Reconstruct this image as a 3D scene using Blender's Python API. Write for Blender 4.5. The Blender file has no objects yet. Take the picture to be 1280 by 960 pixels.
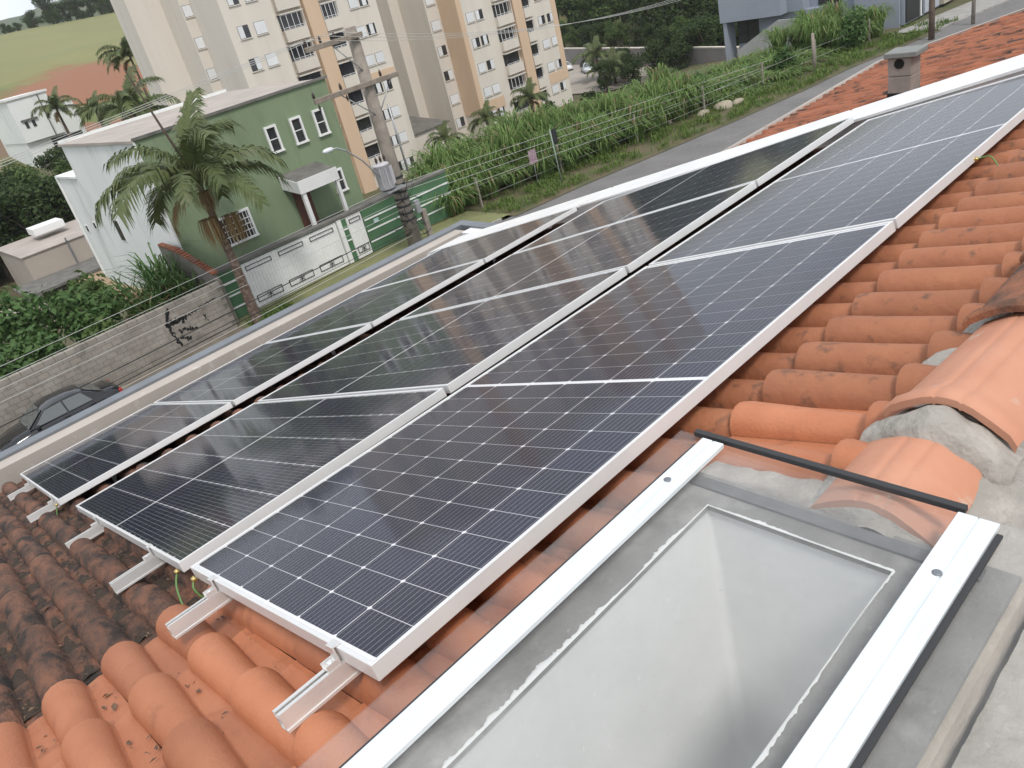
import bpy, bmesh, math, random
from mathutils import Vector, Matrix, Euler
R = math.radians
rnd = random.Random(7)
sc = bpy.context.scene
COL = sc.collection

# ---------------------------------------------------------------- camera
cam = bpy.data.cameras.new('Camera'); camo = bpy.data.objects.new('Camera', cam); COL.objects.link(camo)
cam.sensor_fit = 'HORIZONTAL'; cam.sensor_width = 36; cam.lens = 27.83
cam.clip_start = 0.02; cam.clip_end = 9000
camo.location = (1.099, -0.357, 1.064)
camo.rotation_euler = (R(61.485), R(13.21), R(45.426))
sc.camera = camo
# ---------------------------------------------------------------- sky and sun
SUN_EL, SUN_AZ = 56, 112          # azimuth measured from +Y towards +X
w = bpy.data.worlds.new('World'); sc.world = w; w.use_nodes = True
nt = w.node_tree; nt.nodes.clear()
wo = nt.nodes.new('ShaderNodeOutputWorld'); bg = nt.nodes.new('ShaderNodeBackground')
sky = nt.nodes.new('ShaderNodeTexSky'); sky.sky_type = 'NISHITA'; sky.sun_disc = False
sky.sun_elevation = R(SUN_EL); sky.sun_rotation = R(SUN_AZ); sky.air_density = 1.0; sky.dust_density = 4.0; sky.ozone_density = 1.0
tc = nt.nodes.new('ShaderNodeTexCoord'); nz = nt.nodes.new('ShaderNodeTexNoise'); nz.inputs['Scale'].default_value = 2.2
nz.inputs['Detail'].default_value = 5; nz.inputs['Roughness'].default_value = .55
mp = nt.nodes.new('ShaderNodeMapping'); mp.inputs['Scale'].default_value = (1, 1, 2.5)
cr = nt.nodes.new('ShaderNodeMapRange'); cr.inputs['From Min'].default_value = .3; cr.inputs['From Max'].default_value = .62
cr.inputs['To Min'].default_value = .5; cr.inputs['To Max'].default_value = 1.0
mx = nt.nodes.new('ShaderNodeMix'); mx.data_type = 'RGBA'
mx.inputs[7].default_value = (11.4, 12.0, 12.9, 1)      # cloud veil, in the sky texture's own units
nt.links.new(tc.outputs['Generated'], mp.inputs[0]); nt.links.new(mp.outputs[0], nz.inputs['Vector'])
nt.links.new(nz.outputs[0], cr.inputs['Value']); nt.links.new(cr.outputs[0], mx.inputs[0])
nt.links.new(sky.outputs[0], mx.inputs[6]); nt.links.new(mx.outputs[2], bg.inputs[0])
bg.inputs[1].default_value = 0.064; nt.links.new(bg.outputs[0], wo.inputs[0])
sl = bpy.data.lights.new('Sun', 'SUN'); sl.energy = 1.5; sl.angle = R(12); sl.color = (1, .96, .9)
so = bpy.data.objects.new('Sun', sl); COL.objects.link(so); so.location = (0, 0, 30)
sd = Vector((math.sin(R(SUN_AZ))*math.cos(R(SUN_EL)), math.cos(R(SUN_AZ))*math.cos(R(SUN_EL)), math.sin(R(SUN_EL))))
so.rotation_euler = sd.to_track_quat('Z', 'Y').to_euler()
vs = sc.view_settings
vs.view_transform = 'Standard'; vs.look = 'None'; vs.exposure = 0.6; vs.gamma = 1; vs.use_curve_mapping = False
sc.render.engine = 'CYCLES'
sc.cycles.max_bounces = 8; sc.cycles.transparent_max_bounces = 16; sc.cycles.volume_bounces = 1

# ---------------------------------------------------------------- helpers
class MB:
    def __init__(s): s.v = []; s.f = []; s.sm = []
    def add(s, vs_, fs, smooth=False):
        b = len(s.v); s.v += [tuple(q) for q in vs_]
        for f in fs: s.f.append(tuple(i+b for i in f)); s.sm.append(smooth)
        return s
    def box(s, x0, x1, y0, y1, z0, z1):
        return s.add([(x0,y0,z0),(x1,y0,z0),(x1,y1,z0),(x0,y1,z0),(x0,y0,z1),(x1,y0,z1),(x1,y1,z1),(x0,y1,z1)],
              [(3,2,1,0),(4,5,6,7),(0,1,5,4),(1,2,6,5),(2,3,7,6),(3,0,4,7)])
    def bbox(s, x0, x1, y0, y1, z0, z1, b=.004):      # box with chamfered edges
        bm = bmesh.new(); bmesh.ops.create_cube(bm, size=1)
        for v in bm.verts: v.co = ((x0+x1)/2+v.co.x*(x1-x0), (y0+y1)/2+v.co.y*(y1-y0), (z0+z1)/2+v.co.z*(z1-z0))
        bmesh.ops.bevel(bm, geom=list(bm.edges), offset=b, segments=1, affect='EDGES')
        bm.verts.ensure_lookup_table(); bm.verts.index_update()
        s.add([v.co[:] for v in bm.verts], [[v.index for v in f.verts] for f in bm.faces]); bm.free(); return s
    def obox(s, o, ex, ey, ez, x0, x1, y0, y1, z0, z1):  # box in a frame
        b = MB().box(x0, x1, y0, y1, z0, z1)
        return s.add([Vector(o)+Vector(ex)*q[0]+Vector(ey)*q[1]+Vector(ez)*q[2] for q in b.v], b.f)
    def tube(s, pts, r, n=6, cap=True):
        pts = [Vector(q) for q in pts]; rs = r if isinstance(r, (list, tuple)) else [r]*len(pts)
        vs_ = []; up = Vector((0, 0, 1))
        for i, q in enumerate(pts):
            d = (pts[min(i+1, len(pts)-1)]-pts[max(i-1, 0)]).normalized()
            a = d.cross(up if abs(d.z) < .95 else Vector((1, 0, 0))).normalized(); b = d.cross(a)
            for k in range(n):
                t = 2*math.pi*k/n; vs_.append(q+(a*math.cos(t)+b*math.sin(t))*rs[i])
        fs = [(i*n+k, i*n+(k+1) % n, (i+1)*n+(k+1) % n, (i+1)*n+k) for i in range(len(pts)-1) for k in range(n)]
        s.add(vs_, fs, True)
        if cap:
            b = len(s.v)-len(vs_); s.f.append(tuple(b+k for k in range(n))[::-1]); s.sm.append(False)
            s.f.append(tuple(b+(len(pts)-1)*n+k for k in range(n))); s.sm.append(False)
        return s
    def lathe(s, c, prof, n=12):
        vs_ = [(c[0]+r*math.cos(2*math.pi*k/n), c[1]+r*math.sin(2*math.pi*k/n), c[2]+z) for r, z in prof for k in range(n)]
        fs = [(i*n+k, i*n+(k+1) % n, (i+1)*n+(k+1) % n, (i+1)*n+k) for i in range(len(prof)-1) for k in range(n)]
        s.add(vs_, fs, True)
        b = len(s.v)-len(vs_); s.f.append(tuple(b+k for k in range(n))[::-1]); s.sm.append(False)
        s.f.append(tuple(b+(len(prof)-1)*n+k for k in range(n))); s.sm.append(False); return s
    def prism(s, poly, axis, a, b):     # polygon of 2-D points extruded along an axis
        def p3(q, t): return {'x': (t, q[0], q[1]), 'y': (q[0], t, q[1]), 'z': (q[0], q[1], t)}[axis]
        n = len(poly); vs_ = [p3(q, a) for q in poly]+[p3(q, b) for q in poly]
        return s.add(vs_, [tuple(range(n))[::-1], tuple(range(n, 2*n))]+[(i, (i+1) % n, n+(i+1) % n, n+i) for i in range(n)])
    def grid(s, nx, ny, fn, smooth=True):
        vs_ = [fn(i/nx, j/ny) for j in range(ny+1) for i in range(nx+1)]
        return s.add(vs_, [(j*(nx+1)+i, j*(nx+1)+i+1, (j+1)*(nx+1)+i+1, (j+1)*(nx+1)+i) for j in range(ny) for i in range(nx)], smooth)
    def mesh(s, name, mat):
        me = bpy.data.meshes.new(name); me.from_pydata(s.v, [], s.f)
        me.polygons.foreach_set('use_smooth', s.sm)
        if mat: me.materials.append(mat)
        return me
    def build(s, name, mat, parent=None, fix=True):
        if parent is not None:
            o = WORLD.get(parent.name, (0, 0, 0)); s.v = [(q[0]-o[0], q[1]-o[1], q[2]-o[2]) for q in s.v]
        me = s.mesh(name, mat)
        if fix:
            bm = bmesh.new(); bm.from_mesh(me); bmesh.ops.recalc_face_normals(bm, faces=bm.faces); bm.to_mesh(me); bm.free()
        ob = bpy.data.objects.new(name, me); COL.objects.link(ob)
        if parent is not None: ob.parent = parent; WORLD[ob.name] = WORLD.get(parent.name, (0, 0, 0))
        return ob
WORLD = {}
def tag(o, label=None, cat=None, group=None, kind=None):
    if label: o['label'] = label
    if cat: o['category'] = cat
    if group: o['group'] = group
    if kind: o['kind'] = kind
    return o
def thing(name, loc, label, cat, group=None):
    o = bpy.data.objects.new(name, None); COL.objects.link(o); o.location = loc; o.empty_display_size = .2
    WORLD[o.name] = tuple(loc); return tag(o, label, cat, group)
def inst(name, me, parent, mw=None):
    o = bpy.data.objects.new(name, me); COL.objects.link(o); o.parent = parent
    if mw is not None: o.matrix_basis = mw
    return o
def copy_tree(o, parent=None):
    c = o.copy(); COL.objects.link(c)
    if parent: c.parent = parent
    for ch in o.children: copy_tree(ch, c)
    return c

# ---------------------------------------------------------------- materials
def N(t, k, **kw):
    n = t.nodes.new(k)
    for a, b in kw.items(): setattr(n, a, b)
    return n
def mat(name, c1, c2=None, scale=4, rough=.8, bump=0, metal=0, rand=0, detail=6, lo=.35, hi=.65, c3=None, scale3=1, lo3=.5, hi3=.65, spec=.5, coord='Object', stretch=None, bscale=None, coat=0):
    m = bpy.data.materials.new(name); m.use_nodes = True; t = m.node_tree; p = t.nodes['Principled BSDF']; L = t.links.new
    p.inputs['Roughness'].default_value = rough; p.inputs['Metallic'].default_value = metal; p.inputs['Specular IOR Level'].default_value = spec
    p.inputs['Coat Weight'].default_value = coat
    tcx = N(t, 'ShaderNodeTexCoord'); src = tcx.outputs[coord] if coord != 'World' else N(t, 'ShaderNodeNewGeometry').outputs['Position']
    if stretch:
        mpx = N(t, 'ShaderNodeMapping'); mpx.inputs['Scale'].default_value = stretch; L(src, mpx.inputs[0]); src = mpx.outputs[0]
    def nzm(scl, a, b):
        n = N(t, 'ShaderNodeTexNoise'); n.inputs['Scale'].default_value = scl; n.inputs['Detail'].default_value = detail; n.inputs['Roughness'].default_value = .6
        L(src, n.inputs['Vector'])
        r = N(t, 'ShaderNodeMapRange'); r.inputs['From Min'].default_value = a; r.inputs['From Max'].default_value = b; L(n.outputs[0], r.inputs['Value'])
        return n, r.outputs[0]
    n1 = None; out = None
    if c2:
        n1, f = nzm(scale, lo, hi)
        x = N(t, 'ShaderNodeMix', data_type='RGBA'); x.inputs[6].default_value = (*c1, 1); x.inputs[7].default_value = (*c2, 1); L(f, x.inputs[0]); out = x.outputs[2]
    else:
        x = N(t, 'ShaderNodeRGB'); x.outputs[0].default_value = (*c1, 1); out = x.outputs[0]
    if c3:
        n3, f3 = nzm(scale3, lo3, hi3)
        y = N(t, 'ShaderNodeMix', data_type='RGBA'); L(out, y.inputs[6]); y.inputs[7].default_value = (*c3, 1); L(f3, y.inputs[0]); out = y.outputs[2]
    if rand:
        oi = N(t, 'ShaderNodeObjectInfo'); r = N(t, 'ShaderNodeMapRange'); r.inputs['To Min'].default_value = 1-rand; r.inputs['To Max'].default_value = 1+rand
        L(oi.outputs['Random'], r.inputs['Value'])
        h = N(t, 'ShaderNodeHueSaturation'); L(r.outputs[0], h.inputs['Value']); L(out, h.inputs['Color']); out = h.outputs[0]
    L(out, p.inputs['Base Color'])
    if bump:
        nb = N(t, 'ShaderNodeTexNoise'); nb.inputs['Scale'].default_value = bscale or scale*6; nb.inputs['Detail'].default_value = 6; L(src, nb.inputs['Vector'])
        b = N(t, 'ShaderNodeBump'); b.inputs['Strength'].default_value = bump; b.inputs['Distance'].default_value = .02
        L(nb.outputs[0], b.inputs['Height']); L(b.outputs[0], p.inputs['Normal'])
    return m
def glassmat(name, ior=1.5, rough=.02, tint=(1, 1, 1), bump=0, dust=0):
    m = bpy.data.materials.new(name); m.use_nodes = True; t = m.node_tree; t.nodes.clear(); L = t.links.new
    o = N(t, 'ShaderNodeOutputMaterial'); mixs = N(t, 'ShaderNodeMixShader'); tr = N(t, 'ShaderNodeBsdfTransparent'); g = N(t, 'ShaderNodeBsdfGlossy'); f = N(t, 'ShaderNodeFresnel')
    tr.inputs[0].default_value = (*tint, 1); g.inputs['Roughness'].default_value = rough; f.inputs[0].default_value = ior
    ge = N(t, 'ShaderNodeNewGeometry'); iv = N(t, 'ShaderNodeMapRange'); iv.inputs['To Min'].default_value = ior; iv.inputs['To Max'].default_value = 1/ior
    L(ge.outputs['Backfacing'], iv.inputs['Value']); L(iv.outputs[0], f.inputs[0])      # the inner face of a thin pane reflects like the outer one
    L(f.outputs[0], mixs.inputs[0]); L(tr.outputs[0], mixs.inputs[1]); L(g.outputs[0], mixs.inputs[2]); L(mixs.outputs[0], o.inputs[0])
    if dust:      # film of dust and dried water marks on the pane
        g0 = N(t, 'ShaderNodeNewGeometry'); df = N(t, 'ShaderNodeBsdfDiffuse'); df.inputs[0].default_value = (.62, .60, .57, 1); m2 = N(t, 'ShaderNodeMixShader')
        n1 = N(t, 'ShaderNodeTexNoise'); n1.inputs['Scale'].default_value = 7; n1.inputs['Detail'].default_value = 9; n1.inputs['Roughness'].default_value = .65; L(g0.outputs['Position'], n1.inputs['Vector'])
        r1 = N(t, 'ShaderNodeMapRange'); r1.inputs['From Min'].default_value = .35; r1.inputs['From Max'].default_value = .75; r1.inputs['To Min'].default_value = dust*.35; r1.inputs['To Max'].default_value = dust*1.8; L(n1.outputs[0], r1.inputs['Value'])
        v1 = N(t, 'ShaderNodeTexVoronoi'); v1.inputs['Scale'].default_value = 26; L(g0.outputs['Position'], v1.inputs['Vector'])
        r2 = N(t, 'ShaderNodeMapRange'); r2.inputs['From Min'].default_value = .10; r2.inputs['From Max'].default_value = .05; r2.inputs['To Max'].default_value = dust*2.5; L(v1.outputs['Distance'], r2.inputs['Value'])
        ad = N(t, 'ShaderNodeMath', operation='ADD'); L(r1.outputs[0], ad.inputs[0]); L(r2.outputs[0], ad.inputs[1])
        L(ad.outputs[0], m2.inputs[0]); L(mixs.outputs[0], m2.inputs[1]); L(df.outputs[0], m2.inputs[2]); L(m2.outputs[0], o.inputs[0])
    if bump:
        tcx = N(t, 'ShaderNodeTexCoord'); nb = N(t, 'ShaderNodeTexNoise'); nb.inputs['Scale'].default_value = 1.5; b = N(t, 'ShaderNodeBump'); b.inputs['Strength'].default_value = bump; b.inputs['Distance'].default_value = .01
        L(tcx.outputs['Object'], nb.inputs['Vector']); L(nb.outputs[0], b.inputs['Height']); L(b.outputs[0], g.inputs['Normal'])
    return m
M = {}
M['tile_new'] = mat('tile_new', (.46,.178,.086), (.37,.13,.06), 6, .6, .15, rand=.17, lo=.3, hi=.7, c3=(.26,.095,.05), scale3=11, lo3=.58, hi3=.78, coord='World', bscale=120, detail=9)
M['tile_lichen'] = mat('tile_lichen', (.36,.145,.072), (.29,.11,.055), 5, .8, .25, rand=.09, c3=(.075,.05,.038), scale3=16, lo3=.56, hi3=.74, detail=9, coord='World')
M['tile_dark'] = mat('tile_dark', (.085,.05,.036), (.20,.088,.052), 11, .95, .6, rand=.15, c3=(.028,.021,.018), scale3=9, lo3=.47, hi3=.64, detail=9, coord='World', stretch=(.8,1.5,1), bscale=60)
M['mortar'] = mat('mortar', (.38,.35,.315), (.28,.26,.23), 6, .95, .55, c3=(.42,.39,.35), scale3=15, lo3=.5, hi3=.7, bscale=45, detail=10, coord='World')
M['cap'] = mat('cap', (.54,.265,.17), (.49,.22,.135), 5, .75, .1, rand=.05, c3=(.50,.36,.28), scale3=14, lo3=.62, hi3=.72, coord='World')
M['cap_old'] = mat('cap_old', (.34,.13,.065), (.06,.04,.03), 9, .9, .4, rand=.1, coord='World')
M['dirt'] = mat('dirt', (.032,.024,.018), (.07,.045,.03), 25, 1, .8, bscale=80, coord='World')
M['alu'] = mat('alu', (.78,.77,.75), (.70,.69,.68), 9, .38, 0, metal=.55)
M['alu_frame'] = mat('alu_frame', (.75,.75,.745), (.70,.70,.695), 6, .42, 0, metal=.25)
M['alu_white'] = mat('alu_white', (.80,.83,.84), (.70,.74,.76), 14, .35, .05, metal=.3, stretch=(8,.6,1))
M['back'] = mat('back', (.78,.78,.80), None, rough=.5)
M['pglass'] = glassmat('panel_glass', 1.35, .075)
M['sglass'] = glassmat('skylight_glass', 1.45, .012, (.97,.975,.975), dust=.05)
M['wglass'] = mat('window_glass', (.018,.02,.024), (.05,.05,.055), 1.5, .08, spec=.6)
M['black'] = mat('black_rubber', (.03,.03,.032), None, rough=.55)
M['shaft'] = mat('shaft_paint', (.80,.80,.79), (.75,.75,.74), 5, .9, .05)
M['plaster'] = mat('plaster_rim', (.25,.245,.23), (.19,.185,.175), 8, .9, .3, c3=(.44,.43,.41), scale3=5, lo3=.52, hi3=.75, coord='World')
M['curb_side'] = mat('curb_side', (.46,.40,.33), (.36,.31,.26), 9, .95, .35, coord='World')
M['parapet'] = mat('parapet_paint', (.44,.395,.35), (.40,.36,.32), 2, .9, .06, coord='World', c3=(.50,.46,.42), scale3=7, lo3=.6, hi3=.7)
M['coping'] = mat('coping', (.20,.215,.235), (.165,.175,.19), 4, .5, .05, metal=.3, coord='World')
M['flash'] = mat('flashing', (.84,.83,.81), (.74,.73,.72), 3, .45, .05, metal=.2, coord='World')
M['cable'] = mat('cable_green', (.12,.24,.07), None, rough=.5)
M['brass'] = mat('brass', (.62,.46,.18), None, rough=.35, metal=.8)
M['leaflit'] = mat('leaf_litter', (.09,.055,.035), (.22,.14,.09), 30, .9, rand=.2, coord='World')
# solar cell: fine busbar lines run along the panel's long side
def cellmat():
    m = bpy.data.materials.new('solar_cell'); m.use_nodes = True; t = m.node_tree; L = t.links.new; p = t.nodes['Principled BSDF']
    tcx = N(t, 'ShaderNodeTexCoord'); sp = N(t, 'ShaderNodeSeparateXYZ'); L(tcx.outputs['Object'], sp.inputs[0])
    a = N(t, 'ShaderNodeMath', operation='ADD'); a.inputs[1].default_value = 1.0091; L(sp.outputs['Y'], a.inputs[0])
    mo = N(t, 'ShaderNodeMath', operation='MODULO'); mo.inputs[1].default_value = .0182; L(a.outputs[0], mo.inputs[0])
    lt = N(t, 'ShaderNodeMath', operation='LESS_THAN'); lt.inputs[1].default_value = .0011; L(mo.outputs[0], lt.inputs[0])
    oi = N(t, 'ShaderNodeObjectInfo'); r = N(t, 'ShaderNodeMapRange'); r.inputs['To Min'].default_value = .8; r.inputs['To Max'].default_value = 1.25; L(oi.outputs['Random'], r.inputs['Value'])
    h = N(t, 'ShaderNodeHueSaturation'); h.inputs['Color'].default_value = (.006, .0075, .025, 1); L(r.outputs[0], h.inputs['Value'])
    x = N(t, 'ShaderNodeMix', data_type='RGBA'); L(lt.outputs[0], x.inputs[0]); L(h.outputs[0], x.inputs[6]); x.inputs[7].default_value = (.34, .34, .37, 1)
    L(x.outputs[2], p.inputs['Base Color']); p.inputs['Roughness'].default_value = .6; p.inputs['Specular IOR Level'].default_value = .15
    return m
M['cell'] = cellmat()

# ---------------------------------------------------------------- roof frame
TH = R(14.966); ct, st = math.cos(TH), math.sin(TH)
def RP(u, v, n): return Vector((-ct*u-st*n, v, -st*u+ct*n))
RM = Euler((0, -TH, 0)).to_matrix().to_4x4()      # local x = upslope, y = along the eaves, z = out of the roof
def roof_m(u, v, n, yaw=0): return Matrix.Translation(RP(u, v, n)) @ RM @ Matrix.Rotation(yaw, 4, 'Z')

# ---------------------------------------------------------------- own house
house = thing('house', (0, 0, -10), 'clay tiled house roof with parapet that carries the solar panels', 'house')
b = MB()
b.box(-6.655, -6.48, -8, 5.36, -10, -1.70)                   # street wall up to the parapet
b.box(-6.52, 6.6, 5.02, 5.3, -10, -2.45); b.box(-6.52, 6.6, -8, -7.7, -10, -2.3); b.box(6.6, 6.9, -8, 5.3, -10, -1.9)
b.build('wall', M['parapet'], house)
b = MB(); b.box(-6.80, -6.657, -8, 5.60, -2.0, -1.675); b.build('parapet_coping', M['coping'], house)
b = MB(); b.box(-6.47, -4.6, 5.30, 5.455, -2.6, -1.70); b.build('parapet_return', M['flash'], house)  # return face given flashing white, painting light from the sky onto it
b = MB(); b.box(-6.655, -4.5, 5.46, 5.60, -1.82, -1.676); b.build('parapet_coping', M['coping'], house)
# gutter behind the parapet
b = MB(); b.box(-6.52, -6.20, -8, 5.0, -2.16, -2.10); b.build('gutter', M['coping'], house)
# deck
b = MB(); 
def deckpiece(u0, u1, v0, v1, n0=-.22, n1=-.165):
    q = [RP(u, v, n) for n in (n0, n1) for (u, v) in ((u0, v0), (u1, v0), (u1, v1), (u0, v1))]
    b.add(q, [(3,2,1,0),(4,5,6,7),(0,1,5,4),(1,2,6,5),(2,3,7,6),(3,0,4,7)])
deckpiece(-.18, 6.55, -7.7, .72); deckpiece(-.62, 6.55, .72, 5.0); deckpiece(-.62, -.18, -7.7, -.62)
for (xa, za, ya, yb) in ((.62, -.02, .73, 5.0), (.86, -.084, -7.7, .729)):
    b.add([(xa,ya,za),(xa,yb,za),(6.7,yb,-1.64),(6.7,ya,-1.64),(xa,ya,za-.05),(xa,yb,za-.05),(6.7,yb,-1.69),(6.7,ya,-1.69)],[(0,1,2,3),(4,5,6,7),(0,1,5,4),(2,3,7,6),(0,3,7,4),(1,2,6,5)])
deck = b.build('roof', M['dirt'], house)
# one clay tile: barrel and pan in one piece; x = upslope, lower end at 0
def tile_mesh(name, m, L_=.40, pitch=.166, r0=.060, r1=.051, ns=9, mirror=False):
    mb = MB(); rows = []
    for (x, r, lift) in ((0, r0, .025), (.03, r0+.0015, .0235), (.2, (r0+r1)/2, .010), (L_, r1, -.005)):
        row = []
        for k in range(ns+1):
            a = math.pi*k/ns; row.append((x, -r*math.cos(a), lift+r*.98*math.sin(a)-.0))
        row.append((x, pitch/2+.012, lift+.004)); row.append((x, pitch-r+.004, lift+.002))
        rows.append(row)
    n = len(rows[0])
    mb.add([q for r_ in rows for q in r_], [(i*n+k, i*n+k+1, (i+1)*n+k+1, (i+1)*n+k) for i in range(3) for k in range(ns)], True)
    bI = 0
    for i in range(3):
        for k in range(ns, n-1): mb.f.append((i*n+k, i*n+k+1, (i+1)*n+k+1, (i+1)*n+k)); mb.sm.append(False)
    th = .013       # front lip: gives the tile its thickness
    lip = [(x+.0, y*(1-th/r0) if k <= ns else y, max(z-th, z*.8-.004) if k <= ns else z-th) for k, (x, y, z) in enumerate(rows[0])]
    mb.add(rows[0]+lip, [(k, k+1, n+k+1, n+k) for k in range(n-1)])
    return mb.mesh(name, m)
TM = {k: tile_mesh('roof_tile_'+k, M[k], r0=r0, r1=r1) for k, r0, r1 in (('tile_new', .060, .047), ('tile_lichen', .065, .057), ('tile_dark', .057, .049))}
stuffb = {k: MB() for k in TM}
def put_tile(k, u, v, own=True, n=-.155, sx=1):
    r2 = random.Random(int(u*977)+int(v*7919))
    mw = roof_m(u+r2.uniform(-.006, .006), v+r2.uniform(-.004, .004), n+r2.uniform(-.003, .003), r2.uniform(-.012, .012)) @ Matrix.Diagonal((sx, 1, 1, 1))
    if own: inst('roof_tile', TM[k], deck, Matrix.Translation((0, 0, 10)) @ mw)
    else:
        me = TM[k]; stuffb[k].add([mw @ q.co for q in me.vertices], [p_.vertices[:] for p_ in me.polygons], True)
for c in range(-3, 16):
    u = 1.204+.3575*c                                         # lower end of the tile
    for k in range(-3, 26):                                   # columns on the near side
        v = -.12-.166*k
        if v > .4 or (c < -3): continue
        if u < .1 and v > -.95 and u < -.3: continue
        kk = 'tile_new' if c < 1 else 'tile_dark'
        put_tile(kk, u, v, own=(v > -.95 and k >= -2), sx=(.85 if c == -3 and v > -.95 else 1))
for c in range(-1, 18):
    u = -.066+.36*c
    for k in range(-4, 22):                                   # columns beyond the skylight
        v = 1.105+.1655*k
        if v > 4.62 or (v < .93 and c < 1): continue
        kk = 'tile_new' if v < 1.15 and c < 1 else 'tile_lichen'
        if c > 2: kk = 'tile_dark'  # old dark tiles, chosen to paint shade into the gaps between panel rows
        put_tile(kk, u, v, own=(c <= 0 and v > .9), sx=(.5 if c == -1 else 1))
for k, sb in stuffb.items():
    if sb.v: tag(sb.build('roof_tile_field', M[k], house, fix=False), kind='stuff')
# tiles of the other slope, past the ridge
rm2 = Matrix.Rotation(math.pi, 4, 'Z')
for i in range(4):
    for j in range(18):
        y_ = .87+.166*j-1.66*(j > 12)-.9*(j > 12)
        if y_ < .75 and i == 0: continue
        mw = Matrix.Translation((1.30+.33*i, y_-.04, -.118-.088*i)) @ Matrix.Rotation(R(15), 4, 'Y') @ rm2
        inst('roof_tile', TM['tile_new' if j < 3 else 'tile_lichen'], deck, Matrix.Translation((0, 0, 10)) @ mw)
# ridge tiles
def ridge_mesh(name, m, L_=.43, plain=False):
    prof = [(-.130,-.085),(-.115,-.060),(-.085,-.036),(-.05,-.013),(-.030,-.004),(-.026,-.0065),(-.021,-.001),(0,.001),(.021,-.001),(.026,-.0065),(.030,-.004),(.05,-.013),(.085,-.038),(.118,-.065),(.132,-.092)]
    prof = [(x*.9, z*.72) for x, z in prof]; mb = MB(); n = len(prof)
    def row(y, s, dz): return [(x*s, y, z*s+dz) for x, z in prof]
    rows = [row(0, 1.07, .012), row(.006, 1.085, .017), row(.03, 1.085, .017), row(.055, 1.04, .008), row(.075, 1.0, .003), row(L_, .94, -.006)]
    mb.add([q for r_ in rows for q in r_], [(i*n+k, i*n+k+1, (i+1)*n+k+1, (i+1)*n+k) for i in range(len(rows)-1) for k in range(n-1)], True)
    if plain: mb = MB(); rows = [row(0, 1, 0), row(L_, .97, -.002)]; mb.add([q for r_ in rows for q in r_], [(k, k+1, n+k+1, n+k) for k in range(n-1)], True)
    lip = [(x*.97, y, z-.016) for x, y, z in rows[0]]
    mb.add(rows[0]+lip, [(k, k+1, n+k+1, n+k) for k in range(n-1)])
    return mb.mesh(name, m)
RMp = ridge_mesh('ridge_tile_bedded', M['cap'], .32, True); RMs = ridge_mesh('ridge_tile', M['cap']); RMo = ridge_mesh('ridge_tile_old', M['cap_old'])
for i, (y, z, me, yaw, x) in enumerate([(.735,.088,RMp,0,.588),(1.035,.126,RMs,-.05,.605),(1.44,.135,RMo,.02,.615),(1.84,.128,RMo,0,.61),(2.24,.130,RMo,.01,.61),(2.64,.128,RMo,0,.61),(3.04,.13,RMo,0,.61),(3.44,.128,RMo,0,.61),(3.84,.13,RMo,0,.61),(4.24,.128,RMo,0,.61)]):
    inst('ridge_tile', me, deck, Matrix.Translation((x, y, z+10)) @ Matrix.Rotation(yaw, 4, 'Z'))
for i in range(12):
    inst('ridge_tile', RMo, deck, Matrix.Translation((.61, -7.6+.4*i*1.45, .128+10)))
# mortar bedding under the ridge
from mathutils import noise as mn
def mort(s, t):
    x = .36+s*.80; y = .70+t*4.2
    z = (.058 if y < 1.2 else .07)-max(0, .60-x)*.34-max(0, x-.62)*.32
    z += .020*mn.noise((x*9, y*9, 1))+.010*mn.noise((x*26, y*26, 4))
    edge = min(1, s*7+.55*mn.noise((y*11, 2, 0)), (1-s)*5+.4*mn.noise((y*7, 5, 0)))
    if y > 1.35: edge -= (y-1.35)*.9*(1 if abs(x-.6) > .12 else .3)
    z -= .12*max(0, .75-edge)
    return (x, y, z)
MB().grid(60, 260, mort).build('ridge_mortar', M['mortar'], house, fix=False)
def mort2(s, t):
    y = -1.2+t*1.95; x = .857+.004*mn.noise((y*14, 0, 0))+s*.56
    z = -.005-max(0, x-.86)*.22+.010*mn.noise((x*9, y*9, 11))+.005*mn.noise((x*28, y*28, 4))+.003*mn.noise((x*80, y*80, 4))
    return (x, y, z)
MB().grid(60, 200, mort2).build('mortar_bed', M['mortar'], house, fix=False)
def mort3(s, t):                                             # bed in front of the skylight, over the tile ends
    x = .16+s*.44; y = .70+t*.20+.05*mn.noise((s*6, 3, 0))
    z = -.045+.16*(x-.16)*.6+.012*mn.noise((x*12, y*12, 7))-(.05*max(0, t-.6))
    return (x, y, z)
MB().grid(30, 16, mort3).build('mortar_bed', M['mortar'], house, fix=False)
def collar(s, t):
    a = -1+2*s; x = .602+a*.140; z0 = .109-abs(a)**1.3*.080
    y = .955+t*.12+.018*mn.noise((x*20, t*3, 9)); z = z0+.020*math.sin(math.pi*min(1, t*1.2))+.007*mn.noise((x*30, y*30, 2))-(.04 if t < .05 else 0)
    return (x, y, z)
MB().grid(30, 12, collar).build('mortar_collar', M['mortar'], house, fix=False)
def plug(s, t):
    a = -1+2*s; x = .588+a*.125
    return (x, .722+t*.06, .074-abs(a)**1.3*.05-(.09 if t < .08 else 0)+.004*mn.noise((x*30, t*4, 2)))
MB().grid(24, 8, plug).build('mortar_plug', M['mortar'], house, fix=False)
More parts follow.
